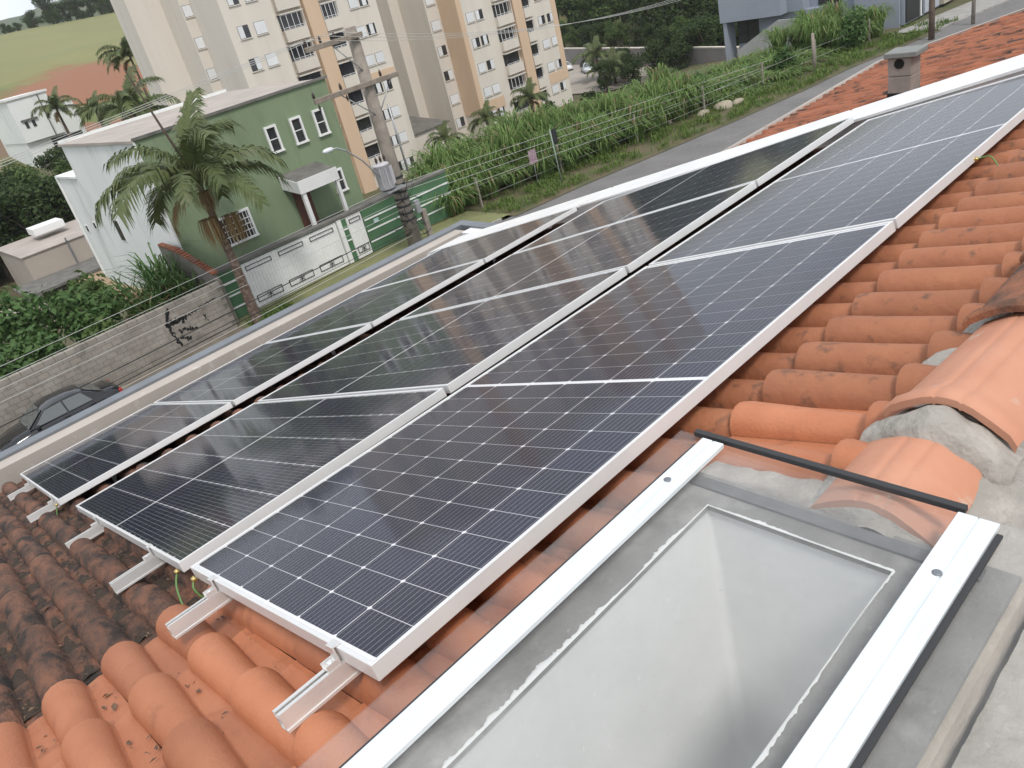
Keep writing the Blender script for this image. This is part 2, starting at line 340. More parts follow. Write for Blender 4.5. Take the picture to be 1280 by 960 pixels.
# rake flashing at the far end
b = MB()
def fl(u0, u1, v0, v1, n0, n1): 
    q = [RP(u, v, n) for n in (n0, n1) for (u, v) in ((u0, v0), (u1, v0), (u1, v1), (u0, v1))]
    b.add(q, [(3,2,1,0),(4,5,6,7),(0,1,5,4),(1,2,6,5),(2,3,7,6),(3,0,4,7)])
fl(-.7, 6.6, 4.655, 5.16, -.18, -.004)
b.build('rake_flashing', M['flash'], house)
b = MB()
fl(-.7, 1.55, 4.625, 5.12, -.002, .014); fl(1.58, 3.9, 4.63, 5.13, -.001, .013); fl(3.93, 6.5, 4.625, 5.12, -.002, .014)
b.build('flashing_cap', M['flash'], house)

# leaf litter and soil in the old valleys
b = MB()
for k in range(-2, 9):
    v0 = -.12-.166*k-.083
    def dl(s, t, v0=v0):
        u = 1.30+s*5.1; v = v0+(t-.5)*.085
        return RP(u, v, -.139+.010*mn.noise((u*6, v*40, k))+.006*mn.noise((u*30, v*60, 2))-.02*abs(t-.5))
    b.grid(150, 4, dl)
tag(b.build('roof_soil', M['dirt'], house, fix=False), kind='stuff')
b = MB()
for i in range(900):
    u = rnd.uniform(.2, 6.2) if i > 60 else rnd.uniform(.1, 1.3); k = rnd.randint(-2, 8); v = -.12-.166*k-.083+rnd.gauss(0, .022)
    o = RP(u, v, -.128 if u > 1.25 else -.134); a = rnd.uniform(0, 6.3); l = rnd.uniform(.004, .013)*(1 if rnd.random() < .9 else 1.9); wd = l*rnd.uniform(.25, .5)
    ex = (RM @ Vector((math.cos(a), math.sin(a), rnd.uniform(-.2, .3)))).normalized(); ey = (RM @ Vector((-math.sin(a), math.cos(a), rnd.uniform(-.4, .4)))).normalized()
    ez = ex.cross(ey)
    b.add([o-ex*l, o+ey*wd+ez*.004, o+ex*l, o-ey*wd+ez*.003], [(0, 1, 2, 3)])
tag(b.build('leaf_litter', M['leaflit'], None, fix=False), 'dry brown leaf scraps lying in the tile valleys', 'leaves', kind='stuff')
# ---------------------------------------------------------------- solar panels
PL, PW, PT = 2.278, 1.134, .038
def panel_meshes():
    fr = MB()
    for (x0, x1, y0, y1) in ((-PL/2, PL/2, -PW/2, -PW/2+.011), (-PL/2, PL/2, PW/2-.011, PW/2)): fr.bbox(x0, x1, y0, y1, -PT, 0, .0012)
    for (x0, x1) in ((-PL/2, -PL/2+.011), (PL/2-.011, PL/2)): fr.bbox(x0, x1, -PW/2+.011, PW/2-.011, -PT, -.0002, .0012)
    fr.box(-PL/2+.011, PL/2-.011, -PW/2+.011, -PW/2+.03, -PT, -PT+.002); fr.box(-PL/2+.011, PL/2-.011, PW/2-.03, PW/2-.011, -PT, -PT+.002)
    bk = MB().box(-PL/2+.010, PL/2-.010, -PW/2+.010, PW/2-.010, -.009, -.0052)
    gl = MB(); z = -.0018; a, c = PL/2-.0105, PW/2-.0105
    gl.add([(-a, -c, z), (a, -c, z), (a, c, z), (-a, c, z)], [(0, 1, 2, 3)])
    hx, hy, ch = .0455, .091, .006
    ce = MB().add([(-hx+ch, -hy, 0), (hx-ch, -hy, 0), (hx, -hy+ch, 0), (hx, hy-ch, 0), (hx-ch, hy, 0), (-hx+ch, hy, 0), (-hx, hy-ch, 0), (-hx, -hy+ch, 0)], [tuple(range(8))])
    return fr.mesh('panel_frame', M['alu_frame']), bk.mesh('panel_back', M['back']), gl.mesh('panel_glass', M['pglass']), ce.mesh('solar_cell', M['cell'])
PF, PB, PG, PC = panel_meshes()
ROWS = [((0, 0, .001, .015, -.004, -.012), 0), ((1.314, -.011, -.003, -.022, .010, .006), 1), ((3.914, -.036, -.024, -.001, .010, .009), 2)]
def rowpt(o, u, v): return RP(o[0]+u-o[5]*v, o[1]+v+o[5]*u, o[2]+o[3]*u+o[4]*v)
def add_panel(o, u, v, along, label):
    c = rowpt(o, u, v); ex = (rowpt(o, u-.5, v)-rowpt(o, u+.5, v)).normalized(); ey = rowpt(o, u, v+.5)-rowpt(o, u, v-.5)
    ez = ex.cross(ey).normalized(); ey = ez.cross(ex)
    m = Matrix((ex, ey, ez)).transposed().to_4x4(); m.translation = c
    if along: m = m @ Matrix.Rotation(math.pi/2, 4, 'Z')
    t = thing('solar_panel', c, label, 'solar panel', 'solar panels on the tiled roof'); t.matrix_basis = m
    inst('frame', PF, t); inst('back_sheet', PB, t); inst('glass', PG, t)
    for i in range(24):
        x = (i-11.5)*.0925+(.008 if i > 11 else -.008)
        for j in range(6): inst('solar_cell', PC, t, Matrix.Translation((x, (j-2.5)*.185, -.0048)))
names = ['first', 'second', 'third', 'fourth']
for i in range(2):
    add_panel(ROWS[0][0], PW/2, PL/2+i*(PL+.02), True, ['solar panel lying lengthwise along the ridge row, beside the glass skylight', 'solar panel lying lengthwise along the ridge row, ending at the white flashing'][i])
for i in range(4):
    add_panel(ROWS[1][0], PL/2, PW/2+i*(PW+.02), False, ['middle row solar panel at the row end with bare rail stubs', 'middle row solar panel, second from the bare rail stubs', 'middle row solar panel, third from the bare rail stubs', 'middle row solar panel ending at the white flashing'][i])
for i in range(4):
    add_panel(ROWS[2][0], PL/2, PW/2+i*(PW+.02), False, ['solar panel of the row beside the parapet, at the bare rail stubs', 'solar panel of the row beside the parapet, second from the rail stubs', 'solar panel of the row beside the parapet, third from the rail stubs', 'solar panel of the row beside the parapet, ending at the white flashing'][i])
# mounting rails: hollow aluminium profile with a slot on top, end clamps on the first panel
RL = ['under the panels beside the skylight, upslope one', 'under the panels beside the skylight, downslope one', 'under the middle panel row, upslope one', 'under the middle panel row, downslope one', 'under the parapet panel row, upslope one', 'under the parapet panel row, downslope one']
for i, (k, u) in enumerate(((0, .16), (0, .925), (1, .42), (1, 1.60), (2, .26), (2, 1.66))):
    o = ROWS[k][0]; v0 = -.155+(-.012 if k else 0)
    p0 = rowpt(o, u, v0); p1 = rowpt(o, u, 4.62)
    ey = (p1-p0).normalized(); ez = RP(0, 0, 1); ex = ey.cross(ez).normalized(); ez = ex.cross(ey); o0 = p0-ez*.036
    t = thing('mounting_rail', o0, 'aluminium mounting rail '+RL[i], 'rail', 'mounting rails under the solar panels')
    Lr = (p1-p0).length; h, wd, th = .042, .017, .0022
    b = MB()
    for (x0, x1, z0, z1) in ((-wd, -wd+th, -h, 0), (wd-th, wd, -h, 0), (-wd+th, wd-th, -h, -h+th), (-wd+th, -.0055, -th, 0), (.0055, wd-th, -th, 0), (-wd+th, wd-th, -.016, -.016+th), (wd, wd+.003, -h, -h+.006), (-wd-.003, -wd, -h, -h+.006)):
        b.obox(o0, ex, ey, ez, x0, x1, 0, Lr, z0, z1)
    b.build('rail_profile', M['alu'], t)
    b = MB(); e = abs(v0)-.036        # Z-shaped end clamp
    b.obox(o0, ex, ey, ez, -.015, .015, e, e+.030, .0005, .0035); b.obox(o0, ex, ey, ez, -.015, .015, e+.027, e+.031, .0035, .0365); b.obox(o0, ex, ey, ez, -.015, .015, e+.027, e+.048, .0365, .0395)
    b.obox(o0, ex, ey, ez, -.015, -.012, e, e+.027, .0035, .014); b.obox(o0, ex, ey, ez, .012, .015, e, e+.027, .0035, .014)
    b.build('end_clamp', M['alu'], t)
    b = MB(); q = o0+ey*(e+.014); b.tube([q+ez*.003, q+ez*.013], .0065, 6); b.build('bolt', M['alu_white'], t)
    # hooks that carry the rail on the tiles
    for y_ in (.5, 2.2, 3.9):
        b = MB(); b.obox(o0, ex, ey, ez, -wd-.006, -wd-.0031, y_, y_+.03, -.10, -.01); b.build('roof_hook', M['alu'], t)
def cable(pts, label, r=.0035, m='cable'):
    P = [Vector(q) for q in pts]; out = []
    for i in range(len(P)-1):
        a, b_, c, d = P[max(i-1, 0)], P[i], P[i+1], P[min(i+2, len(P)-1)]
        for s in range(6):
            t = s/6; out.append(.5*((2*b_)+(c-a)*t+(2*a-5*b_+4*c-d)*t*t+(3*b_-a-3*c+d)*t**3))
    out.append(P[-1]); t = thing('earth_cable', P[0], label, 'cable', 'green earthing cables')
    MB().tube(out, r, 5).build('wire', M[m], t)
    MB().tube([P[0]+Vector((0, .006, .002)), P[0]+Vector((0, -.006, -.002))], .009, 8).build('terminal', M['brass'], t)
o = ROWS[1][0]; q = rowpt(o, .03, -.012)-RP(0, 0, 1)*.03
cable([q, q+Vector((.04, -.03, -.03)), q+Vector((.13, -.05, -.075)), q+Vector((.24, -.03, -.06)), q+Vector((.28, .02, -.05))], 'green earthing cable at the corner of the middle row')
o = ROWS[0][0]; q = rowpt(o, 1.10, -.012)-RP(0, 0, 1)*.028
cable([q, q+Vector((.015, -.015, -.02)), q+Vector((.03, 0, -.06)), q+Vector((.02, .05, -.075))], 'green earthing cable under the panel corner beside the skylight')
o = ROWS[2][0]; q = rowpt(o, .05, -.012)-RP(0, 0, 1)*.03
cable([q, q+Vector((.02, -.03, -.06)), q+Vector((.10, -.05, -.09)), q+Vector((.20, -.02, -.05)), q+Vector((.3, .02, -.03))], 'green earthing cable at the corner of the parapet row')
o = ROWS[0][0]; q = rowpt(o, -.004, 3.02)-RP(0, 0, 1)*.03
cable([q, q+Vector((.05, 0, .012)), q+Vector((.10, -.05, -.02)), q+Vector((.12, -.09, -.045)), q+Vector((.17, -.03, -.01)), q+Vector((.26, .04, .02))], 'green earthing cable lying over the weathered tiles', .003)

# ---------------------------------------------------------------- skylight
SZ = .10
sk = thing('skylight', (.49, .1, 0), 'flat glass skylight with white aluminium bars on a concrete curb', 'skylight')
b = MB(); X0, X1, Y0, Y1 = .235, .835, -.85, .715; I0, I1, J0, J1 = .318, .675, -.75, .632; zt, zb = .052, -.95
def ring(x0, x1, y0, y1, i0, i1, j0, j1, z0, z1):
    for q in ((x0, x1, y0, j0), (x0, x1, j1, y1), (x0, i0, j0, j1), (i1, x1, j0, j1)): b.box(*q, z0, z1)
ring(X0, X1, Y0, Y1, I0, I1, J0, J1, zt-.012, zt); b.build('curb_top', M['plaster'], sk)
b = MB(); ring(X0-.0, X1+.012, Y0, Y1, I0-.012, I1+.012, J0-.012, J1+.012, -.35, zt-.0125)
b.build('curb', M['curb_side'], sk)
def rrect(ins, z, r=.07):
    out = []
    for cx_, cy_, a0 in ((I1-ins-r, J1-ins-r, 0), (I0+ins+r, J1-ins-r, 90), (I0+ins+r, J0+ins+r, 180), (I1-ins-r, J0+ins+r, 270)):
        for k in range(7): a_ = R(a0+15*k); out.append((cx_+r*math.cos(a_), cy_+r*math.sin(a_), z))
    return out
b = MB(); levels = [rrect(-.008, zt-.0125, .006), rrect(-.006, zt-.05, .010), rrect(.0, -.10, .018), rrect(.006, -.62, .03), rrect(.02, -.72, .05), rrect(.06, -.765, .06), rrect(.14, -.78, .03)]  # shallow closed white floor, shaped to brighten the inside of the shaft
b.add([q for l in levels for q in l], [(i*28+k, i*28+(k+1) % 28, (i+1)*28+(k+1) % 28, (i+1)*28+k) for i in range(6) for k in range(28)]+[tuple(6*28+k for k in range(28))], True)
b.build('shaft', M['shaft'], sk, fix=False)
# paint ridge left round the opening
b = MB()
def lipc(p0, p1, wmax):
    p0, p1 = Vector(p0), Vector(p1); d = (p1-p0); n = int(d.length/.004); nrm = Vector((-d.y, d.x, 0)).normalized()
    vs_ = []
    for i in range(n+1):
        q = p0+d*i/n; wv = wmax*(.25+.5*abs(mn.noise((q.x*45, q.y*45, 3)))+.5*abs(mn.noise((q.x*110, q.y*110, 5))))*1.1*max(.12, .55+1.3*mn.noise((q.x*7, q.y*7, 8)))
        vs_ += [q, q+nrm*wv*.5+Vector((0, 0, .0035)), q+nrm*wv]
    b.add(vs_, [(i*3+k, i*3+k+1, i*3+k+4, i*3+k+3) for i in range(n) for k in range(2)], True)
z = zt+.0008
lipc((I0+.002, J0, z), (I0+.002, J1, z), .022); lipc((I1, J1-.002, z), (I0, J1-.002, z), -.014); lipc((I1-.002, J1, z), (I1-.002, J0, z), .012)
b.build('paint_lip', M['shaft'], sk, fix=False)
b = MB().bbox(.165, 1.02, -.95, .772, SZ-.006, SZ, .0015); b.build('glass_pane', M['sglass'], sk)
for (x0, x1) in ((.236, .286), (.728, .790)):
    b = MB(); xm = (x0+x1)/2
    b.bbox(x0, xm-.001, -.94, .752, SZ+.002, SZ+.014, .0012); b.bbox(xm+.001, x1, -.94, .752, SZ+.002, SZ+.0135, .0012); b.box(xm-.001, xm+.001, -.94, .75, SZ+.002, SZ+.0115)
    o = b.build('aluminium_bar', M['alu_white'], sk)
    b = MB(); b.box(x0+.004, x1-.004, -.94, .75, SZ+.0005, SZ+.0018); (b.box(x0-.010, x0-.002, -.93, .735, SZ+.0002, SZ+.006) if x0 < .5 else b.box(x1+.001, x1+.010, -.93, .735, SZ+.0002, SZ+.006)); b.build('gasket', M['black'], sk)
    for y_ in (.60, -.35):
        b = MB(); b.lathe((xm-.006, y_, SZ+.0138), [(.0075, 0), (.0075, .001), (.004, .0022)], 12); b.build('screw', M['coping'], sk)
b = MB(); b.bbox(.206, .735, .762, .776, SZ+.001, SZ+.013, .001); b.build('edge_strip', M['black'], sk)
b = MB(); b.box(.25, .79, .672, .700, zt+.0005, zt+.006); b.build('rim_strip', mat('strip_grey', (.12,.12,.125), (.17,.17,.175), 20, .9), sk)  # dark grey band lying on the far rim of the curb
# ---------------------------------------------------------------- terrain and street
M['ground'] = mat('ground_mix', (.075,.085,.03), (.12,.085,.055), .35, 1, .3, c3=(.06,.09,.025), scale3=1.2, coord='World', bscale=4)
M['asphalt'] = mat('asphalt', (.17,.163,.158), (.135,.13,.126), .5, .95, .2, c3=(.21,.195,.18), scale3=3, lo3=.55, hi3=.75, coord='World', bscale=40)
M['walk'] = mat('sidewalk', (.22,.19,.15), (.13,.105,.075), 1.2, .95, .2, coord='World', bscale=15)
M['verge'] = mat('verge_soil', (.13,.10,.06), (.07,.085,.03), .7, 1, .4, coord='World', bscale=8)
M['moss'] = mat('mossy_apron', (.20,.21,.085), (.15,.155,.07), 1.0, .95, .2, coord='World', bscale=12)
M['kerb'] = mat('kerb', (.33,.32,.30), (.25,.24,.22), 2, .9, .2, coord='World')
def lerp(tab, x):
    tab = sorted(tab)
    if x <= tab[0][0]: return tab[0][1]
    for (a, b_), (c, d) in zip(tab, tab[1:]):
        if x <= c:
            t = (x-a)/(c-a); t = t*t*(3-2*t) if False else t; return b_+(d-b_)*t
    return tab[-1][1]
TA = [(-700,-30),(-420,4),(-330,14),(-300,15),(-150,-1.5),(-115,-7.0),(-95,-8.5),(-78,-13),(-60,-14.2),(-46,-11.5),(-36,-9.3),(-31.2,-9.9),(-31,-10.05),(60,-10.05)]
TB = [(-700,-30),(-420,10),(-300,15),(-200,4),(-140,-9),(-112,-17.0),(-100,-17.6),(-70,-17.6),(-55,-16),(-42,-12.5),(-34,-10.3),(-31,-10.05),(60,-10.05)]
def hgt(x, y):
    t = min(1, max(0, (y-24)/24)); t = t*t*(3-2*t)
    h = lerp(TA, x)*(1-t)+lerp(TB, x)*t
    if x < -105: h += 1.2*mn.noise((x*.02, y*.02, 3))
    return h-.05
xs = [-700,-600,-500,-450,-420]+[-400+10*i for i in range(29)]+[-115+3*i for i in range(29)]+[-28.5+6*i for i in range(16)]
ys = [-400,-200,-100,-60]+[-40+6*i for i in range(50)]+[270,300,340,380,430,500,600]
b = MB(); nx = len(xs)
b.add([(x, y, hgt(x, y)) for y in ys for x in xs], [(j*nx+i, j*nx+i+1, (j+1)*nx+i+1, (j+1)*nx+i) for j in range(len(ys)-1) for i in range(nx-1)], True)
# field colours: pale pasture on the far slope, bare red earth behind the white house
def groundmat():
    m = M['ground']; t = m.node_tree; L = t.links.new; p = t.nodes['Principled BSDF']; old = p.inputs['Base Color'].links[0].from_socket
    g = N(t, 'ShaderNodeNewGeometry'); sp = N(t, 'ShaderNodeSeparateXYZ'); L(g.outputs['Position'], sp.inputs[0])
    nz = N(t, 'ShaderNodeTexNoise'); nz.inputs['Scale'].default_value = .06; nz.inputs['Detail'].default_value = 6; L(g.outputs['Position'], nz.inputs['Vector'])
    r = N(t, 'ShaderNodeMapRange'); r.inputs['From Min'].default_value = -108; r.inputs['From Max'].default_value = -128; L(sp.outputs['X'], r.inputs['Value'])
    fc = N(t, 'ShaderNodeMix', data_type='RGBA'); fc.inputs[6].default_value = (.225,.215,.09,1); fc.inputs[7].default_value = (.165,.17,.068,1); L(nz.outputs[0], fc.inputs[0])
    a = N(t, 'ShaderNodeMix', data_type='RGBA'); L(r.outputs[0], a.inputs[0]); L(old, a.inputs[6]); L(fc.outputs[2], a.inputs[7])
    def blob(cx, cy, rx, ry):
        v = N(t, 'ShaderNodeVectorMath', operation='SUBTRACT'); v.inputs[1].default_value = (cx, cy, 0); L(g.outputs['Position'], v.inputs[0])
        s = N(t, 'ShaderNodeVectorMath', operation='MULTIPLY'); s.inputs[1].default_value = (1/rx, 1/ry, 0); L(v.outputs[0], s.inputs[0])
        l = N(t, 'ShaderNodeVectorMath', operation='LENGTH'); L(s.outputs[0], l.inputs[0])
        n2 = N(t, 'ShaderNodeTexNoise'); n2.inputs['Scale'].default_value = .15; n2.inputs['Detail'].default_value = 8; L(g.outputs['Position'], n2.inputs['Vector'])
        ad = N(t, 'ShaderNodeMath', operation='ADD'); L(l.outputs['Value'], ad.inputs[0]); L(n2.outputs[0], ad.inputs[1])
        mr = N(t, 'ShaderNodeMapRange'); mr.inputs['From Min'].default_value = 1.62; mr.inputs['From Max'].default_value = 1.35; L(ad.outputs[0], mr.inputs['Value']); return mr.outputs[0]
    cur = a.outputs[2]
    for (cx, cy, rx, ry, c) in ((-152, 42, 34, 30, (.10,.145,.04,1)), (-140, 41, 26, 14, (.24,.12,.07,1)), (-166, 52, 22, 15, (.255,.12,.068,1)), (-152, 44, 6, 20, (.12,.15,.045,1)), (-128, 33, 12, 12, (.165,.11,.068,1))):
        y_ = N(t, 'ShaderNodeMix', data_type='RGBA'); L(blob(cx, cy, rx, ry), y_.inputs[0]); L(cur, y_.inputs[6]); y_.inputs[7].default_value = c; cur = y_.outputs[2]
    L(cur, p.inputs['Base Color'])
groundmat()
tag(b.build('ground', M['ground'], None), kind='structure')
KE = [(-60,-30.35),(7,-30.35),(10.5,-29.25),(12,-29.1),(20,-28.6),(26,-27.7),(29,-27.3),(34.2,-26.2),(40.2,-25),(45.7,-24.1),(50.6,-23.6),(60,-21.6),(75,-18.5),(100,-13),(140,-4)]
def kx(y): return lerp(KE, y)
yy = [-60+4*i for i in range(51)]
b = MB(); b.add([q for y in yy for q in ((kx(y), y, -9.985), (kx(y)+8.6, y, -9.985))], [(2*i, 2*i+1, 2*i+3, 2*i+2) for i in range(len(yy)-1)])
tag(b.build('road', M['asphalt'], None), kind='structure')
b = MB()
for i in range(len(yy)-1):
    y0, y1 = yy[i], yy[i+1]
    if 24 <= y0 < 60: continue
    b.add([(kx(y0)-.14,y0,-10.1),(kx(y0),y0,-10.1),(kx(y0),y0,-9.87),(kx(y0)-.14,y0,-9.87),(kx(y1)-.14,y1,-10.1),(kx(y1),y1,-10.1),(kx(y1),y1,-9.87),(kx(y1)-.14,y1,-9.87)],[(3,2,6,7),(1,2,6,5),(0,3,7,4)])
tag(b.build('kerb', M['kerb'], None), kind='structure')
def strip(name, m, y0, y1, w0, w1, z, n=24, rough_=0):
    mb = MB(); ysn = [y0+(y1-y0)*i/n for i in range(n+1)]
    mb.add([q for y in ysn for q in ((kx(y)-w1, y, z+rough_*mn.noise((y, 3, 0))), (kx(y)-w0, y, z))], [(2*i, 2*i+1, 2*i+3, 2*i+2) for i in range(n)])
    return tag(mb.build(name, m, None), kind='structure')
strip('sidewalk', M['walk'], -60, 11.0, .14, 2.0, -9.88, 71); strip('driveway_apron', M['moss'], 11.0, 24.6, .14, 3.4, -9.876); strip('verge', M['verge'], 24.6, 60, -.25, 5, -9.955, 30, .08)
strip('sidewalk', M['kerb'], 60, 120, .14, 3.2, -9.872)

# ---------------------------------------------------------------- concrete block wall
M['block'] = mat('concrete_block', (.31,.285,.25), (.24,.215,.185), 1.6, .95, .35, rand=.07, c3=(.12,.105,.09), scale3=.9, lo3=.56, hi3=.75, coord='World', bscale=25)
M['joint'] = mat('block_joint', (.20,.185,.16), (.16,.145,.125), 2, 1, .2, coord='World')
M['soot'] = mat('soot', (.012,.012,.012), None, rough=1)
wl = thing('block_wall', (-31.15, 5, -10), 'unpainted concrete block wall beside the parked black car', 'wall')
MB().box(-31.24, -31.035, -12, 10.9, -10.0, -7.86).build('mortar_core', M['joint'], wl)
bm_ = MB().bbox(-.11, .125, -.192, .192, -.092, .092, .006).mesh('block', M['block'])
rest = MB()
for r_ in range(11):
    for c in range(60):
        y = 10.9-.2-.4*c-(.2 if r_ % 2 else 0); z = -9.9+.1+.195*r_
        if y < -12: continue
        if y > -1.2 and r_ >= 1: 
            if len([1 for ch in wl.children]) < 300: inst('block', bm_, wl, Matrix.Translation((.005+rnd.uniform(-.006, .006), y-5, z+10)))
        else: rest.add([(v.co.x-31.145, v.co.y+y, v.co.z+z) for v in bm_.vertices], [p_.vertices[:] for p_ in bm_.polygons])
tag(rest.build('block_field', M['block'], wl), kind='stuff')
# burnt drip stain, a crust on the wall
b = MB()
def blotch(y0, z0, y1, z1, w_, n=26, seed=0):
    r3 = random.Random(seed)
    for i in range(n):
        t = i/n; y = y0+(y1-y0)*t+r3.gauss(0, w_*.35); z = z0+(z1-z0)*t+r3.gauss(0, w_*.35); a = w_*r3.uniform(.25, .6)
        k = r3.randint(5, 7); ph = r3.uniform(0, 6)
        b.add([(-31.006+.001*(i % 5), y+a*r3.uniform(.5, 1)*math.cos(ph+6.283*j/k), z+a*r3.uniform(.5, 1)*1.3*math.sin(ph+6.283*j/k)) for j in range(k)], [tuple(range(k))])
blotch(8.5, -7.95, 8.25, -8.5, .10, 40, 1); blotch(8.25, -8.5, 8.45, -9.5, .09, 60, 5); blotch(8.3, -8.5, 9.0, -8.5, .13, 60, 6); blotch(8.8, -8.5, 10.5, -8.3, .06, 90, 2); blotch(8.6, -8.9, 9.3, -9.1, .10, 24, 3); blotch(8.6, -9.2, 8.9, -9.4, .10, 16, 8); blotch(9.75, -8.75, 9.8, -9.0, .07, 10, 4)
b.build('tar_stain', M['soot'], wl, fix=False)
# short cross wall with a brick coping at the boundary of the green house
M['brick'] = mat('clay_brick', (.30,.115,.06), (.22,.075,.045), 6, .9, .2, rand=.2, coord='World')
cw = thing('boundary_wall', (-33, 11.0, -10), 'grey boundary wall topped with a row of clay bricks', 'wall')
b = MB(); b.prism([(-31.3,-10),(-31.3,-7.9),(-31.6,-7.55),(-33.2,-7.0),(-36.6,-6.6),(-36.6,-10)], 'y', 10.93, 11.12); b.build('wall', M['joint'], cw)
for i in range(21):
    t = i/20; x = -31.5-4.9*t; z = -7.5+.9*min(1, t*1.5)*.62+.28*t
    b = MB(); b.bbox(x-.11, x+.11, 10.90, 11.15, z, z+.11, .008); b.build('brick', M['brick'], cw)

# ---------------------------------------------------------------- parked car
M['paint'] = mat('car_paint', (.010,.011,.013), (.013,.014,.017), 3, .1, spec=.5, coat=.3)
M['car_glass'] = mat('car_glass', (.09,.10,.10), None, rough=.04, spec=.8, coat=.3)
M['tyre'] = mat('tyre', (.02,.02,.02), None, rough=.9); M['rim'] = mat('rim', (.5,.5,.52), None, rough=.3, metal=.8)
M['lamp_glass'] = mat('lamp_glass', (.55,.56,.58), None, rough=.1, spec=.7); M['tail'] = mat('tail_lamp', (.35,.02,.02), None, rough=.15, spec=.7)
def make_car(name, paint, label):
    t = thing(name, (0, 0, 0), label, 'car')             # front towards -y, length 4.3, width 1.72
    # lower body: lofted sections along y  (y, half width, z sill, z belt)
    secs = [(-2.15,.62,.38,.60),(-2.08,.74,.26,.66),(-1.85,.82,.22,.74),(-1.4,.855,.20,.86),(-.85,.86,.20,.93),(-.2,.86,.20,.95),(.6,.86,.20,.96),(1.2,.855,.20,.97),(1.65,.845,.21,.99),(1.95,.80,.24,.97),(2.1,.74,.30,.90),(2.15,.66,.42,.80)]
    mb = MB(); rings = []
    for (y, hw, z0, z1) in secs:
        rings.append([(-hw*.93, y, z0), (-hw*1.0, y, z0+(z1-z0)*.35), (-hw*.985, y, z0+(z1-z0)*.8), (-hw*.90, y, z1), (-hw*.45, y, z1+.035), (0, y, z1+.045), (hw*.45, y, z1+.035), (hw*.90, y, z1), (hw*.985, y, z0+(z1-z0)*.8), (hw*1.0, y, z0+(z1-z0)*.35), (hw*.93, y, z0)])
    n = 11; mb.add([q for r_ in rings for q in r_], [(i*n+k, i*n+k+1, (i+1)*n+k+1, (i+1)*n+k) for i in range(len(rings)-1) for k in range(n-1)], True)
    mb.f.append(tuple(range(n))); mb.sm.append(False); mb.f.append(tuple((len(rings)-1)*n+k for k in range(n))); mb.sm.append(False)
    mb.build('body', paint, t)
    # cabin: (y, z) outline of glasshouse from scuttle to deck
    cab = [(-.98,.95,.76),(-.30,1.40,.60),(.05,1.455,.585),(.55,1.46,.58),(.95,1.42,.58),(1.62,1.02,.70)]
    mb = MB(); rr = []
    for (y, z, hw) in cab: rr.append([(-hw, y, z-.03), (-hw*.82, y, z+.0), (-hw*.4, y, z+.018), (0, y, z+.024), (hw*.4, y, z+.018), (hw*.82, y, z), (hw, y, z-.03)])
    mb.add([q for r_ in rr for q in r_], [(i*7+k, i*7+k+1, (i+1)*7+k+1, (i+1)*7+k) for i in range(5) for k in range(6)], True)
    belt = [(y, .985, .80) for (y, z, hw) in cab]
    for s in (0, 6):
        sg = -1 if s == 0 else 1
        lo = [(sg*.775, y, .96) for (y, z, hw) in cab]; up = [r_[s] for r_ in rr]
        mb.add(up+lo, [(i, i+1, 6+i+1, 6+i) for i in range(5)], True)
    mb.build('cabin', paint, t)
    def pane(nm, pts):
        g = MB(); g.add(pts, [tuple(range(len(pts)))]); g.build(nm, M['car_glass'], t, fix=False)
    e = .012
    pane('windscreen', [(-.66,-.97,.975+e),(.66,-.97,.975+e),(.52,-.36,1.375+e),(-.52,-.36,1.375+e)])
    pane('rear_window', [(-.60,1.55,1.085),(.60,1.55,1.085),(.50,1.02,1.395+e),(-.50,1.02,1.395+e)])
    for s in (-1, 1):
        pane('side_window', [(s*(.775+e),-.78,.985),(s*(.775+e),.28,.985),(s*(.605+e),.26,1.375),(s*(.615+e),-.30,1.345)])
        pane('side_window', [(s*(.775+e),.34,.985),(s*(.775+e),1.14,.985),(s*(.61+e),.92,1.355),(s*(.605+e),.32,1.375)])
        b = MB(); b.bbox(s*.86, s*1.0, -.78, -.64, .93, 1.06, .03) if s > 0 else b.bbox(-1.0, -.86, -.78, -.64, .93, 1.06, .03); b.build('mirror', paint, t)
        b = MB(); b.bbox(min(s*.48, s*.76), max(s*.48, s*.76), -2.13, -1.98, .60, .73, .03); b.build('headlight', M['lamp_glass'], t)
        b = MB(); b.bbox(min(s*.55, s*.78), max(s*.55, s*.78), 2.02, 2.14, .72, .90, .03); b.build('tail_light', M['tail'], t)
        for y in (-1.35, 1.3):
            b = MB(); b.tube([(s*.70, y, .31), (s*.875, y, .31)], .31, 20); wh = b.build('wheel', M['tyre'], t)
            b = MB(); b.tube([(s*.80, y, .31), (s*.885, y, .31)], .20, 14); b.build('rim', M['rim'], wh)
        for y in (.12, 1.0):
            b = MB(); b.bbox(min(s*.85, s*.885), max(s*.85, s*.885), y, y+.18, .86, .89, .008); b.build('door_handle', paint, t)
    return t
car = make_car('parked_car', M['paint'], 'shiny black sedan parked along the concrete block wall'); car.location = (-29.3, 3.0, -9.985); car.scale = (1, 1.03, 1)
for i, (nm, c, x, y, rz, lb) in enumerate((('white', (.62,.62,.62), -95.5, 101.5, 60, 'white car parked at the corner of the apartment block'), ('silver', (.42,.45,.47), -88, 98.6, 50, 'silver car parked beside the red car behind palms'), ('red', (.40,.06,.04), -81.5, 98, 50, 'red car parked below the retaining wall'))):
    pm = mat('car_paint_'+nm, c, None, rough=.2, spec=.6, coat=1); c2 = make_car('parked_car', pm, lb); c2.location = (x, y, -17.62); c2.rotation_euler.z = R(rz); c2['group'] = 'cars on the apartment parking ground'

